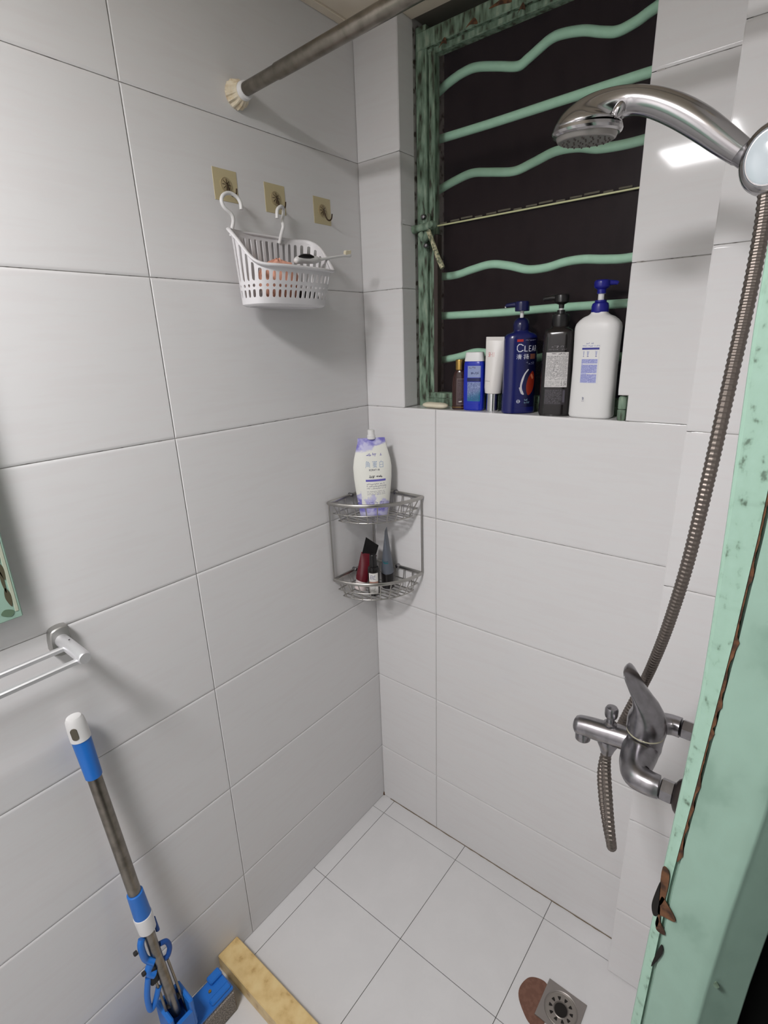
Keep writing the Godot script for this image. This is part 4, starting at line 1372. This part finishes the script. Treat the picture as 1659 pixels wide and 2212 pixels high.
func wrap_label(parent: Node3D, called: String, m: Material, f: Callable, a0: float, a1: float, y0: float, y1: float, nx := 16, ny := 6) -> MeshInstance3D:
	var g := Geo.new()
	for i in nx:
		for k in ny:
			var u0 := float(i) / nx
			var u1 := float(i + 1) / nx
			var v0 := float(k) / ny
			var v1 := float(k + 1) / ny
			g.quad(f.call(lerpf(a0, a1, u0), lerpf(y0, y1, v0)), f.call(lerpf(a0, a1, u1), lerpf(y0, y1, v0)), f.call(lerpf(a0, a1, u1), lerpf(y0, y1, v1)), f.call(lerpf(a0, a1, u0), lerpf(y0, y1, v1)), Vector2(u0, 1 - v0), Vector2(u1, 1 - v0), Vector2(u1, 1 - v1), Vector2(u0, 1 - v1))
	return geo_part(called, g, m, parent, 60.0)


# ---------------------------------------------------------------- bottles on the sill
# body made of rings [height, half width, half depth]; returns a function that finds a point on its skin
func bottle_body(t: Node3D, prof: Array, ex: float, m: Material) -> Callable:
	var g := Geo.new()
	var rings := []
	for q in prof:
		var ring := PackedVector3Array()
		for k in 56:
			var a := TAU * k / 56
			var c := cos(a)
			var s := sin(a)
			ring.append(Vector3(signf(s) * pow(absf(s), 2.0 / ex) * q[1], q[0], signf(c) * pow(absf(c), 2.0 / ex) * q[2]))
		rings.append(ring)
	g.loft(rings)
	geo_part("body", g, m, t, 45.0)
	return func(a: float, y: float) -> Vector3:
		var i := 0
		while i < prof.size() - 2 and prof[i + 1][0] < y:
			i += 1
		var f := clampf((y - prof[i][0]) / maxf(prof[i + 1][0] - prof[i][0], 1e-5), 0, 1)
		var w := lerpf(prof[i][1], prof[i + 1][1], f) + 0.0004
		var d := lerpf(prof[i][2], prof[i + 1][2], f) + 0.0004
		var c := cos(a)
		var s := sin(a)
		return Vector3(signf(s) * pow(absf(s), 2.0 / ex) * w, y, signf(c) * pow(absf(c), 2.0 / ex) * d)

func pump(t: Node3D, y: float, collar: Array, stem: Array, head: Array, nozzle: float, turn: float, m: Material, sm: Material) -> void:
	var g := Geo.new()
	var pr := [Vector2(0, y)]
	for q in collar:
		pr.append(Vector2(q[0], y + q[1]))
	pr.append(Vector2(0, y + collar[collar.size() - 1][1]))
	g.lathe(pr, 36)
	geo_part("collar", g, m, t)
	g = Geo.new()
	g.lathe([Vector2(0, y + stem[1]), Vector2(stem[0], y + stem[1]), Vector2(stem[0], y + stem[2]), Vector2(0, y + stem[2])], 20)
	geo_part("stem", g, sm, t)
	g = Geo.new()
	pr = [Vector2(0, y + head[0][1])]
	for q in head:
		pr.append(Vector2(q[0], y + q[1]))
	pr.append(Vector2(0, y + head[head.size() - 1][1]))
	g.lathe(pr, 32)
	var top: float = y + head[head.size() - 1][1]
	var d := Vector3(cos(turn), 0, -sin(turn))
	g.tube([Vector3(0, top - 0.006, 0), d * nozzle * 0.5 + Vector3(0, top - 0.0055, 0), d * nozzle * 0.92 + Vector3(0, top - 0.0065, 0), d * nozzle + Vector3(0, top - 0.0085, 0)], [0.0058, 0.0052, 0.0042, 0.0036], 12)
	geo_part("pump_head", g, m, t)

func sill_things() -> void:
	var Y := SILL
	# white pump bottle
	var t := thing("white_pump_bottle", "large white pump bottle with dark blue pump and blue print", "bottle", Vector3(0.6165, Y, -0.0345))
	var f := bottle_body(t, [[0.0, 0.042, 0.024], [0.0015, 0.0445, 0.026], [0.006, 0.0462, 0.0275], [0.05, 0.0455, 0.0275], [0.10, 0.0448, 0.0275], [0.15, 0.0455, 0.0275], [0.175, 0.0462, 0.0275], [0.186, 0.0462, 0.0272], [0.194, 0.044, 0.026], [0.201, 0.038, 0.0235], [0.207, 0.030, 0.020], [0.2105, 0.021, 0.017], [0.214, 0.0165, 0.0155], [0.216, 0.0162, 0.0155]], 3.2, M.white)
	var bluecap := mat(c8(22, 24, 130), 0.3)
	pump(t, 0.2145, [[0.0158, 0.0], [0.0172, 0.002], [0.0172, 0.013], [0.0155, 0.0185], [0.0115, 0.021], [0.0115, 0.0245]], [0.006, 0.024, 0.040], [[0.0085, 0.037], [0.0085, 0.045], [0.0145, 0.049], [0.0155, 0.052], [0.0155, 0.060], [0.013, 0.063]], 0.030, deg_to_rad(18), bluecap, M.white)
	var im := canvas(200, 420, c8(228, 227, 226))
	small_print(im, Rect2(74, 8, 56, 14), 1, 11, 2.2, c8(70, 74, 150), 31)
	small_print(im, Rect2(8, 32, 186, 16), 1, 10, 2.0, c8(90, 94, 168), 32)
	im.fill_rect(Rect2i(4, 58, 192, 20), c8(40, 42, 140))
	for k in 3:
		var cx := 40 + 60 * k
		ink(im, [Vector2(cx - 10, 92), Vector2(cx - 4, 132)], 6, c8(176, 178, 204))
		ink(im, [Vector2(cx + 10, 92), Vector2(cx + 4, 132)], 6, c8(186, 188, 210))
		ink(im, [Vector2(cx, 96), Vector2(cx, 142)], 7, c8(160, 164, 198))
		ink(im, [Vector2(cx - 7, 146), Vector2(cx + 7, 146)], 6, c8(84, 86, 150))
	im.fill_rect(Rect2i(10, 172, 176, 244), c8(186, 190, 224))
	small_print(im, Rect2(12, 174, 170, 42), 6, 6, 1.6, c8(104, 110, 190), 33)
	small_print(im, Rect2(12, 230, 170, 84), 12, 6, 1.6, c8(104, 110, 190), 34)
	small_print(im, Rect2(12, 326, 170, 86), 12, 6, 1.6, c8(104, 110, 190), 35)
	im.fill_rect(Rect2i(36, 218, 150, 10), c8(228, 227, 226))
	im.fill_rect(Rect2i(100, 316, 86, 10), c8(228, 227, 226))
	wrap_label(t, "print", printed(im, 0.4), f, -0.30, 0.17, 0.074, 0.158, 12, 8)
	im = canvas(48, 48, c8(228, 227, 226))
	small_print(im, Rect2(14, 6, 20, 22), 3, 8, 2.4, c8(90, 90, 120), 36)
	small_print(im, Rect2(8, 34, 34, 8), 1, 6, 1.6, c8(120, 120, 140), 37)
	wrap_label(t, "print", printed(im, 0.4), f, -0.16, -0.06, 0.034, 0.046, 4, 2)

	# black pump bottle with grey label
	t = thing("black_pump_bottle", "black pump bottle with pale grey back label beside the white bottle", "bottle", Vector3(0.5345, Y, -0.0345), deg_to_rad(12))
	f = bottle_body(t, [[0.0, 0.030, 0.022], [0.0015, 0.0335, 0.0248], [0.006, 0.0345, 0.0258], [0.09, 0.0335, 0.0258], [0.168, 0.0325, 0.0255], [0.178, 0.0315, 0.0248], [0.184, 0.028, 0.0225], [0.188, 0.020, 0.0185], [0.192, 0.015, 0.015], [0.196, 0.0148, 0.0148]], 4.0, mat(c8(30, 26, 27), 0.16))
	pump(t, 0.190, [[0.0165, 0.0], [0.0178, 0.003], [0.0178, 0.022], [0.0165, 0.026], [0.009, 0.0275], [0.0082, 0.035]], [0.0045, 0.034, 0.046], [[0.0055, 0.0385], [0.0058, 0.046], [0.0125, 0.049], [0.0150, 0.051], [0.0150, 0.064], [0.013, 0.0665]], 0.040, deg_to_rad(172), M.black, M.white)
	im = canvas(160, 280, c8(206, 203, 202))
	small_print(im, Rect2(54, 6, 98, 14), 1, 10, 2.4, c8(70, 68, 70), 41)
	small_print(im, Rect2(8, 26, 146, 176), 24, 5, 1.3, c8(112, 110, 112), 42)
	small_print(im, Rect2(8, 206, 146, 16), 2, 5, 1.3, c8(110, 108, 110), 43)
	small_print(im, Rect2(90, 228, 62, 40), 3, 11, 2.4, c8(70, 68, 70), 44)
	small_print(im, Rect2(8, 228, 70, 46), 6, 5, 1.2, c8(140, 138, 140), 45)
	wrap_label(t, "label", printed(im, 0.35), f, -0.42, 0.62, 0.064, 0.138, 14, 4)
	im = canvas(160, 128, c8(46, 42, 46))
	small_print(im, Rect2(6, 6, 110, 116), 9, 7, 1.6, c8(104, 100, 108), 46)
	im.fill_rect(Rect2i(124, 10, 30, 100), c8(84, 80, 90))
	wrap_label(t, "print", printed(im, 0.3), f, -0.36, 0.5, 0.026, 0.060, 12, 3)
	im = canvas(128, 48, c8(30, 26, 27))
	small_print(im, Rect2(36, 4, 56, 16), 1, 13, 2.6, c8(120, 116, 120), 47)
	small_print(im, Rect2(6, 28, 116, 14), 1, 10, 2.2, c8(108, 104, 108), 48)
	wrap_label(t, "print", printed(im, 0.2), f, -0.30, 0.4, 0.141, 0.153, 10, 2)

	# navy pump bottle
	t = thing("navy_pump_bottle", "navy blue pump shampoo bottle with CLEAR lettering beside the white tube", "bottle", Vector3(0.4445, Y, -0.0335), deg_to_rad(40))
	f = bottle_body(t, [[0.0, 0.034, 0.021], [0.0015, 0.0375, 0.0245], [0.006, 0.0388, 0.0258], [0.06, 0.0378, 0.0255], [0.12, 0.0378, 0.0250], [0.165, 0.0382, 0.0245], [0.174, 0.0370, 0.0238], [0.179, 0.032, 0.022], [0.182, 0.022, 0.019], [0.185, 0.0165, 0.0165], [0.188, 0.0162, 0.0162]], 2.5, M.navy)
	pump(t, 0.185, [[0.0155, 0.0], [0.0180, 0.003], [0.0182, 0.014], [0.0160, 0.022], [0.0105, 0.0275], [0.0065, 0.029]], [0.0042, 0.0285, 0.044], [[0.0155, 0.043], [0.0162, 0.0445], [0.0162, 0.061], [0.0145, 0.0635]], 0.038, deg_to_rad(150), mat(c8(18, 22, 74), 0.25), M.white)
	var gd := Geo.new()
	var dd := Vector3(cos(deg_to_rad(150)), 0, -sin(deg_to_rad(150)))
	gd.lathe([Vector2(0, -0.0022), Vector2(0.0018, -0.0014), Vector2(0.0020, 0.0004), Vector2(0, 0.0022)], 12, Transform3D(Basis(), dd * 0.0385 + Vector3(0, 0.2385, 0)))
	geo_part("drip", gd, M.white, t)
	im = canvas(200, 460, c8(20, 26, 92))
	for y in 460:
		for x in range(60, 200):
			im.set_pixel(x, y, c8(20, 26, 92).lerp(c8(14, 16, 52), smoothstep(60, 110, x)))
	im.fill_rect(Rect2i(28, 8, 40, 16), c8(186, 46, 44))
	small_print(im, Rect2(78, 10, 90, 12), 1, 7, 1.5, c8(170, 172, 186), 51)
	glyph(im, "C", Vector2(24, 38), Vector2(48, 52), 5.5, c8(226, 228, 236))
	words(im, ["L", "E", "A", "R"], Vector2(70, 50), Vector2(26, 38), 29, 4.6, c8(216, 218, 228))
	glyph(im, "qing", Vector2(28, 104), Vector2(34, 34), 3.4, c8(214, 216, 224))
	glyph(im, "yang", Vector2(70, 104), Vector2(34, 34), 3.4, c8(214, 216, 224))
	im.fill_rect(Rect2i(116, 104, 56, 34), c8(116, 74, 62))
	small_print(im, Rect2(90, 156, 70, 20), 1, 14, 2.6, c8(120, 124, 150), 53)
	for k in 41:
		var f2 := k / 40.0
		var c2 := Vector2(150, 222).lerp(Vector2(112, 376), f2) + Vector2(sin(PI * f2) * 6.0, 0)
		ink(im, [c2, c2 + Vector2(0.1, 0)], 6.0 + 74.0 * pow(sin(PI * f2), 0.8), c8(138, 42, 26))
	ink(im, [Vector2(138, 246), Vector2(150, 262)], 20, c8(196, 112, 80))
	ink(im, smooth([Vector2(104, 208), Vector2(80, 240), Vector2(66, 300), Vector2(66, 340), Vector2(76, 372)], 8), 9, c8(214, 212, 216))
	ink(im, [Vector2(60, 330), Vector2(72, 366)], 12, c8(206, 204, 210))
	ink(im, [Vector2(52, 420), Vector2(52, 421)], 24, c8(182, 186, 200))
	glyph(im, "S", Vector2(46, 412), Vector2(12, 16), 3, c8(24, 28, 80))
	small_print(im, Rect2(84, 404, 40, 32), 2, 13, 2.6, c8(126, 160, 178), 55)
	wrap_label(t, "print", printed(im, 0.24), f, -0.52, 1.0, 0.016, 0.170, 24, 8)

	# white tube standing on its silver cap
	t = thing("white_tube", "white cosmetic tube with red lettering standing on its silver cap", "tube", Vector3(0.3785, Y, -0.030), deg_to_rad(14))
	t.rotation.z = deg_to_rad(-1.6)
	squeeze_tube(t, 0.0150, 0.0212, 0.044, 0.166, mat(c8(226, 222, 218), 0.35), mat(c8(214, 214, 216), 0.14, 1.0))
	var g := Geo.new()
	g.box(Vector3(0, 0.170, 0), Vector3(0.0478, 0.0095, 0.0022), 0.0005)
	geo_part("crimped_end", g, mat(c8(224, 220, 216), 0.4), t)
	im = canvas(160, 64, c8(226, 222, 218))
	words(im, ["S", "K", "-", "I", "I"], Vector2(14, 6), Vector2(30, 52), 25, 5, c8(186, 66, 68))
	var tube_skin := func(a: float, y: float) -> Vector3:
		var ft := (y - 0.0446) / (0.166 - 0.0446)
		var k := floorf(ft * 9.0)
		var fl := lerpf(1.0 - pow(k / 9.0, 1.2) * 0.93, 1.0 - pow((k + 1.0) / 9.0, 1.2) * 0.93, ft * 9.0 - k)
		return Vector3(sin(a) * 0.0213 * (1.0 + 0.13 * ft), y, cos(a) * 0.0213 * fl + 0.0002)
	wrap_label(t, "lettering", printed(im, 0.35), tube_skin, -0.80, 0.12, 0.128, 0.141, 12, 2)
	im = canvas(128, 32, c8(226, 222, 218))
	small_print(im, Rect2(6, 8, 112, 14), 1, 8, 2.0, c8(110, 106, 108), 61)
	wrap_label(t, "lettering", printed(im, 0.35), tube_skin, -1.1, -0.25, 0.070, 0.076, 10, 2)

	# blue bottle with white flip cap
	t = thing("blue_bottle", "bright blue flat bottle with white flip cap", "bottle", Vector3(0.3265, Y, -0.0325), deg_to_rad(8))
	var azure := mat(c8(20, 44, 176), 0.25)
	f = bottle_body(t, [[0.0, 0.0235, 0.0125], [0.0015, 0.0255, 0.0145], [0.005, 0.0262, 0.0152], [0.06, 0.0268, 0.0155], [0.11, 0.0262, 0.015], [0.117, 0.0250, 0.0142], [0.1195, 0.0235, 0.013]], 3.2, azure)
	g = Geo.new()
	var rings := []
	for q in [[0.1195, 0.0246, 0.0138], [0.1205, 0.0250, 0.0142], [0.138, 0.0222, 0.0126], [0.1405, 0.0212, 0.0118], [0.141, 0.0190, 0.010]]:
		var ring := PackedVector3Array()
		for k in 44:
			var a := TAU * k / 44
			var c := cos(a)
			var s := sin(a)
			ring.append(Vector3(signf(s) * pow(absf(s), 0.66) * q[1], q[0], signf(c) * pow(absf(c), 0.66) * q[2]))
		rings.append(ring)
	g.loft(rings)
	geo_part("flip_cap", g, mat(c8(232, 232, 232), 0.35), t)
	im = canvas(128, 320, c8(20, 44, 176))
	im.fill_rect(Rect2i(6, 4, 118, 96), c8(142, 156, 196))
	small_print(im, Rect2(22, 12, 30, 16), 2, 8, 2.0, c8(96, 88, 110), 71)
	small_print(im, Rect2(34, 52, 62, 24), 2, 11, 2.6, c8(60, 70, 110), 72)
	im.fill_rect(Rect2i(0, 104, 128, 30), c8(18, 26, 84))
	for y in range(138, 300):
		for x in range(6, 124):
			im.set_pixel(x, y, c8(140, 154, 196).lerp(c8(34, 112, 150), smoothstep(200, 292, y + (x - 60) * 0.4)))
	small_print(im, Rect2(10, 142, 104, 150), 15, 7, 1.6, c8(50, 66, 120), 73)
	wrap_label(t, "label", printed(im, 0.3), f, -0.35, 0.75, 0.018, 0.110, 14, 4)

	# small brown bottle with gold cap
	t = thing("brown_bottle", "small dark brown bottle with gold cap beside the blue bottle", "bottle", Vector3(0.2825, Y, -0.036), deg_to_rad(18))
	f = bottle_body(t, [[0.0, 0.0185, 0.013], [0.002, 0.0195, 0.014], [0.06, 0.0195, 0.014], [0.082, 0.018, 0.013], [0.093, 0.013, 0.0115], [0.098, 0.0095, 0.0095], [0.100, 0.009, 0.009]], 2.6, mat(c8(54, 28, 24), 0.15))
	g = Geo.new()
	g.lathe([Vector2(0, 0.0985), Vector2(0.0108, 0.0985), Vector2(0.0112, 0.100), Vector2(0.0112, 0.122), Vector2(0.0104, 0.1235), Vector2(0, 0.1235)], 32)
	geo_part("cap", g, M.gold, t)
	g = Geo.new()
	var ringline := []
	for k in 48:
		ringline.append(f.call(TAU * k / 48, 0.0062))
	g.tube(ringline, 0.0007, 6, true)
	geo_part("gold_band", g, M.gold, t)
	im = canvas(96, 160, c8(66, 46, 50))
	ink(im, [Vector2(4, 3), Vector2(92, 3), Vector2(92, 157), Vector2(4, 157), Vector2(4, 3)], 3, c8(120, 104, 100))
	small_print(im, Rect2(14, 20, 66, 100), 9, 7, 1.4, c8(104, 86, 88), 75)
	ink(im, [Vector2(20, 140), Vector2(40, 138)], 8, c8(196, 190, 186))
	wrap_label(t, "label", printed(im, 0.3), f, -0.2, 1.0, 0.012, 0.078, 10, 3)

	# bar of soap, waisted
	g = Geo.new()
	rings = []
	for i in 25:
		var s := -1.0 + 2.0 * i / 24.0
		var e := pow(maxf(0.0, 1.0 - pow(absf(s), 3.2)), 0.5)
		var waist := 1.0 - 0.2 * exp(-pow(s / 0.35, 2))
		var ring := PackedVector3Array()
		for k in 28:
			var a := TAU * k / 28
			ring.append(Vector3(s * 0.0405, 0.0082 + sin(a) * 0.0082 * maxf(e, 0.01) * (0.6 + 0.4 * waist), cos(a) * 0.0175 * maxf(e, 0.01) * waist))
		rings.append(ring)
	g.loft(rings)
	var soap := geo_part("soap_bar", g, mat(c8(226, 218, 194), 0.45), null, 60.0)
	soap.position = Vector3(0.2165, SILL, -0.0225)
	soap.rotation.y = deg_to_rad(-6)
	tag(soap, "cream waisted bar of soap lying at the left end of the sill", "soap")


# ---------------------------------------------------------------- floor drain
func drain() -> void:
	# brown mortar patch, flush
	var g := Geo.new()
	g.prism(blob([Vector2(0.723, -0.224), Vector2(0.7066, -0.2111), Vector2(0.6834, -0.2158), Vector2(0.6666, -0.230), Vector2(0.6589, -0.2582), Vector2(0.6647, -0.2817), Vector2(0.6876, -0.3044), Vector2(0.7117, -0.3176), Vector2(0.735, -0.31), Vector2(0.74, -0.26)], 4), 0.0012, Transform3D(Basis(Vector3.RIGHT, Vector3(0, 0, -1), Vector3.UP), Vector3(0, 0, 0)))
	tag(geo_part("mortar_patch", g, M.brown_patch, null, 30.0), "brown mortar patch in the floor tile beside the drain", "patch")
	var t := thing("floor_drain", "square grey metal floor drain with round slotted grate", "drain", Vector3(0.7605, 0.0, 0.2455))
	var sq := PackedVector2Array([Vector2(-0.048, -0.048), Vector2(0.048, -0.048), Vector2(0.048, 0.048), Vector2(-0.048, 0.048)])
	var dm := mat(c8(150, 144, 140), 0.42, 0.8)
	g = Geo.new()
	# square plate with a round opening: ring of quads from the square to the circle
	for k in 64:
		var a0 := TAU * k / 64
		var a1 := TAU * (k + 1) / 64
		var P := func(a: float, r: float, y: float) -> Vector3: return Vector3(cos(a) * r, y, sin(a) * r)
		var S := func(a: float, y: float) -> Vector3:
			var m := maxf(absf(cos(a)), absf(sin(a)))
			return Vector3(cos(a) / m * 0.048, y, sin(a) / m * 0.048)
		g.quad(S.call(a1, 0.0042), S.call(a0, 0.0042), P.call(a0, 0.0405, 0.0046), P.call(a1, 0.0405, 0.0046))
		g.quad(S.call(a0, 0.0042), S.call(a1, 0.0042), S.call(a1, 0.0), S.call(a0, 0.0))
		g.quad(P.call(a1, 0.0405, 0.0046), P.call(a0, 0.0405, 0.0046), P.call(a0, 0.0385, 0.0032), P.call(a1, 0.0385, 0.0032))
	geo_part("plate", g, dm, t, 30.0)
	# dished grate: eight pairs of petal slots round the middle
	g = Geo.new()
	var gm := mat(c8(150, 144, 138), 0.4, 0.85)
	g.lathe([Vector2(0.0, 0.0012), Vector2(0.0385, 0.0012), Vector2(0.0385, 0.0035), Vector2(0.0365, 0.0042), Vector2(0.0350, 0.0034), Vector2(0.019, 0.0024), Vector2(0.0175, 0.0034), Vector2(0.0165, 0.0018), Vector2(0.0, 0.0018)], 64)
	geo_part("grate", g, gm, t, 30.0)
	g = Geo.new()
	for k in 10:
		var a := TAU * k / 10 + 0.2
		var u := Vector2(cos(a), sin(a))
		var n := Vector2(-u.y, u.x)
		var c := u * 0.0265
		var poly := blob([c - u * 0.0065, c + n * 0.0032, c + u * 0.0072 + n * 0.0034, c + u * 0.0078 - n * 0.0036, c - n * 0.0042], 4)
		g.prism(poly, 0.0004, Transform3D(Basis(Vector3.RIGHT, Vector3(0, 0, -1), Vector3.UP), Vector3(0, 0.0026, 0)))
	geo_part("slot", g, M.hole, t)
	g = Geo.new()
	g.lathe([Vector2(0, 0.0017), Vector2(0.0158, 0.0017), Vector2(0.0158, 0.0022), Vector2(0, 0.0021)], 32)
	geo_part("drain_hole", g, M.hole, t)


# ---------------------------------------------------------------- mop
func mop() -> void:
	var top := Vector3(0.030, 0.955, 0.9015)
	var foot := Vector3(0.098, 0.150, 0.870)
	var t := thing("sponge_mop", "blue sponge mop with steel pole leaning on the left wall", "mop", Vector3(0.1, 0.0, 0.88))
	var o := t.position
	var at := func(f: float) -> Vector3: return top.lerp(foot, f) - o
	var ax := (foot - top).normalized()
	# pole
	var g := Geo.new()
	g.tube([at.call(0.13), at.call(0.55)], 0.0128, 24)
	geo_part("upper_pole", g, M.steel, t, 50.0)
	g = Geo.new()
	g.tube([at.call(0.55), at.call(0.985)], 0.0112, 24)
	geo_part("lower_pole", g, M.steel, t, 50.0)
	# blue sleeve grip and white end cap with a hanging hole
	g = Geo.new()
	g.tube([at.call(0.048), at.call(0.05), at.call(0.1), at.call(0.158), at.call(0.16)], [0.0155, 0.0166, 0.0158, 0.0150, 0.0135], 28)
	geo_part("grip", g, M.blue, t, 40.0)
	g = Geo.new()
	g.tube([at.call(-0.009), at.call(-0.0075), at.call(0.0), at.call(0.02), at.call(0.051)], [0.008, 0.0125, 0.0158, 0.0172, 0.0176], 28)
	var cap := geo_part("end_cap", g, M.white, t, 40.0)
	g = Geo.new()
	var sx := Vector3(0.78, 0.08, 0.62).normalized()   # the hole looks out into the room
	sx = (sx - ax * sx.dot(ax)).normalized()
	var sy := sx.cross(ax)
	var hp := PackedVector2Array()
	for k in 24:
		var a := TAU * k / 24
		hp.append(Vector2(cos(a) * 0.0058, sin(a) * 0.0058 + signf(sin(a)) * 0.0065))
	g.prism(hp, 0.0035, Transform3D(Basis(sy, -ax, sx), at.call(0.026) + sx * 0.0146))
	geo_part("hanging_hole", g, mat(c8(92, 86, 74), 0.8), cap)
	# locking collar: blue sleeve over a white ring
	g = Geo.new()
	g.tube([at.call(0.530), at.call(0.532), at.call(0.615), at.call(0.618)], [0.0145, 0.0160, 0.0175, 0.0160], 28)
	geo_part("lock_sleeve", g, M.blue, t, 40.0)
	g = Geo.new()
	g.tube([at.call(0.608), at.call(0.611), at.call(0.66), at.call(0.664)], [0.0178, 0.0190, 0.0175, 0.015], 28)
	geo_part("lock_ring", g, M.white, t, 40.0)
	# pull lever: clip on the pole, a loop behind, a hooked handle in front and two rods to the head
	var fz := Vector3(0, 0, 1)
	var fx := ax.cross(fz).normalized()   # away from the wall
	if fx.x < 0.0:
		fx = -fx
	g = Geo.new()
	g.tube(smooth([at.call(0.675) + fz * 0.016, at.call(0.69) + fz * 0.022 + fx * 0.002, at.call(0.72) + fz * 0.023 + fx * 0.002, at.call(0.745) + fz * 0.020, at.call(0.76) + fz * 0.010 + fx * 0.008], 5), 0.0072, 12)
	g.tube(smooth([at.call(0.765) + fz * 0.014, at.call(0.785) + fz * 0.024, at.call(0.80) + fz * 0.016 + fx * 0.006], 5), 0.0085, 12)
	geo_part("lever_clip", g, M.blue, t, 60.0)
	g = Geo.new()
	g.tube(smooth([at.call(0.80) + fz * 0.028, at.call(0.85) + fz * 0.041, at.call(0.897) + fz * 0.044, at.call(0.892) + fz * 0.032, at.call(0.857) + fz * 0.016], 6), 0.0062, 12)
	geo_part("pull_handle", g, M.blue, t, 60.0)
	g = Geo.new()
	g.tube(smooth([at.call(0.735) - fz * 0.012, at.call(0.745) - fz * 0.025, at.call(0.770) - fz * 0.028, at.call(0.79) - fz * 0.020, at.call(0.79) - fz * 0.010], 6), 0.0055, 12)
	geo_part("rear_loop", g, M.blue_dark, t, 60.0)
	g = Geo.new()
	g.tube([at.call(0.645) - fz * 0.018, at.call(0.69) - fz * 0.017], [0.003, 0.0045], 10)
	geo_part("rear_tab", g, M.blue_dark, t, 60.0)
	g = Geo.new()
	g.box(at.call(0.805) + fz * 0.018, Vector3(0.012, 0.05, 0.018), 0.003)
	geo_part("lever_link", g, M.rubber, t)
	for q in [[0.70, 0.0345], [0.778, 0.033]]:
		g = Geo.new()
		g.lathe([Vector2(0, 0), Vector2(0.005, 0), Vector2(0.005, 0.006), Vector2(0.0035, 0.0075), Vector2(0, 0.0075)], 12, Transform3D(Basis(Vector3.RIGHT, PI / 2), at.call(q[0]) + fz * q[1] * 0.9))
		geo_part("pivot", g, M.rubber, t)
	for s in [1, -1]:
		g = Geo.new()
		g.tube([at.call(0.80) + fz * 0.017 * s, at.call(0.985) + fz * 0.019 * s + fx * 0.004, at.call(1.02) + fz * 0.020 * s + fx * 0.004], 0.0028, 8)
		geo_part("pull_rod", g, M.steel, t)
	# head: forked bracket, two hinged wings, sponge under them
	g = Geo.new()
	var bc := Vector3(0.094, 0.152, 0.869) - o
	for s in [-1, 1]:
		g.box(bc + Vector3(0.0, 0, 0.024 * s), Vector3(0.062, 0.086, 0.011), 0.003)
	g.box(bc + Vector3(-0.027, 0.0, 0), Vector3(0.010, 0.082, 0.05), 0.003)
	g.box(bc + Vector3(0.027, -0.014, 0), Vector3(0.010, 0.054, 0.05), 0.003)
	g.box(bc + Vector3(0.0, -0.040, 0), Vector3(0.058, 0.044, 0.052), 0.003)
	geo_part("bracket", g, M.blue, t, 30.0)
	for s in [-1, 1]:
		g = Geo.new()
		g.lathe([Vector2(0, 0), Vector2(0.0075, 0), Vector2(0.0065, 0.002), Vector2(0, 0.002)], 16, Transform3D(Basis(), bc + Vector3(0.0, 0.0435, 0.011 * s)))
		geo_part("rod_socket", g, M.rubber, t)
	for s in [-1, 1]:
		g = Geo.new()
		g.box(Vector3(0.084, 0.080, 0.882 + 0.073 * s) - o, Vector3(0.062, 0.012, 0.140), 0.003)
		g.box(Vector3(0.061, 0.090, 0.882 + 0.125 * s) - o, Vector3(0.022, 0.012, 0.034), 0.003)
		g.box(Vector3(0.104, 0.090, 0.882 + 0.112 * s) - o, Vector3(0.016, 0.010, 0.054), 0.003)
		g.box(Vector3(0.084, 0.092, 0.882 + 0.040 * s) - o, Vector3(0.036, 0.014, 0.026), 0.003)
		var wing := geo_part("wing", g, M.blue, t, 30.0)
		g = Geo.new()
		g.lathe([Vector2(0, 0), Vector2(0.004, 0), Vector2(0.0035, 0.0025), Vector2(0, 0.003)], 12, Transform3D(Basis(), Vector3(0.078, 0.0858, 0.882 + 0.100 * s) - o))
		geo_part("rivet", g, M.gold, wing)
		g = Geo.new()
		g.box(Vector3(0.086, 0.0375, 0.882 + 0.0735 * s) - o, Vector3(0.062, 0.073, 0.144), 0.006)
		geo_part("sponge", g, grain(mat(Color.WHITE, 0.9), noise_tex(41, 0.06, [c8(104, 98, 92), c8(156, 148, 140)], [0.35, 0.6]), Vector3(8, 8, 8)), t, 30.0)
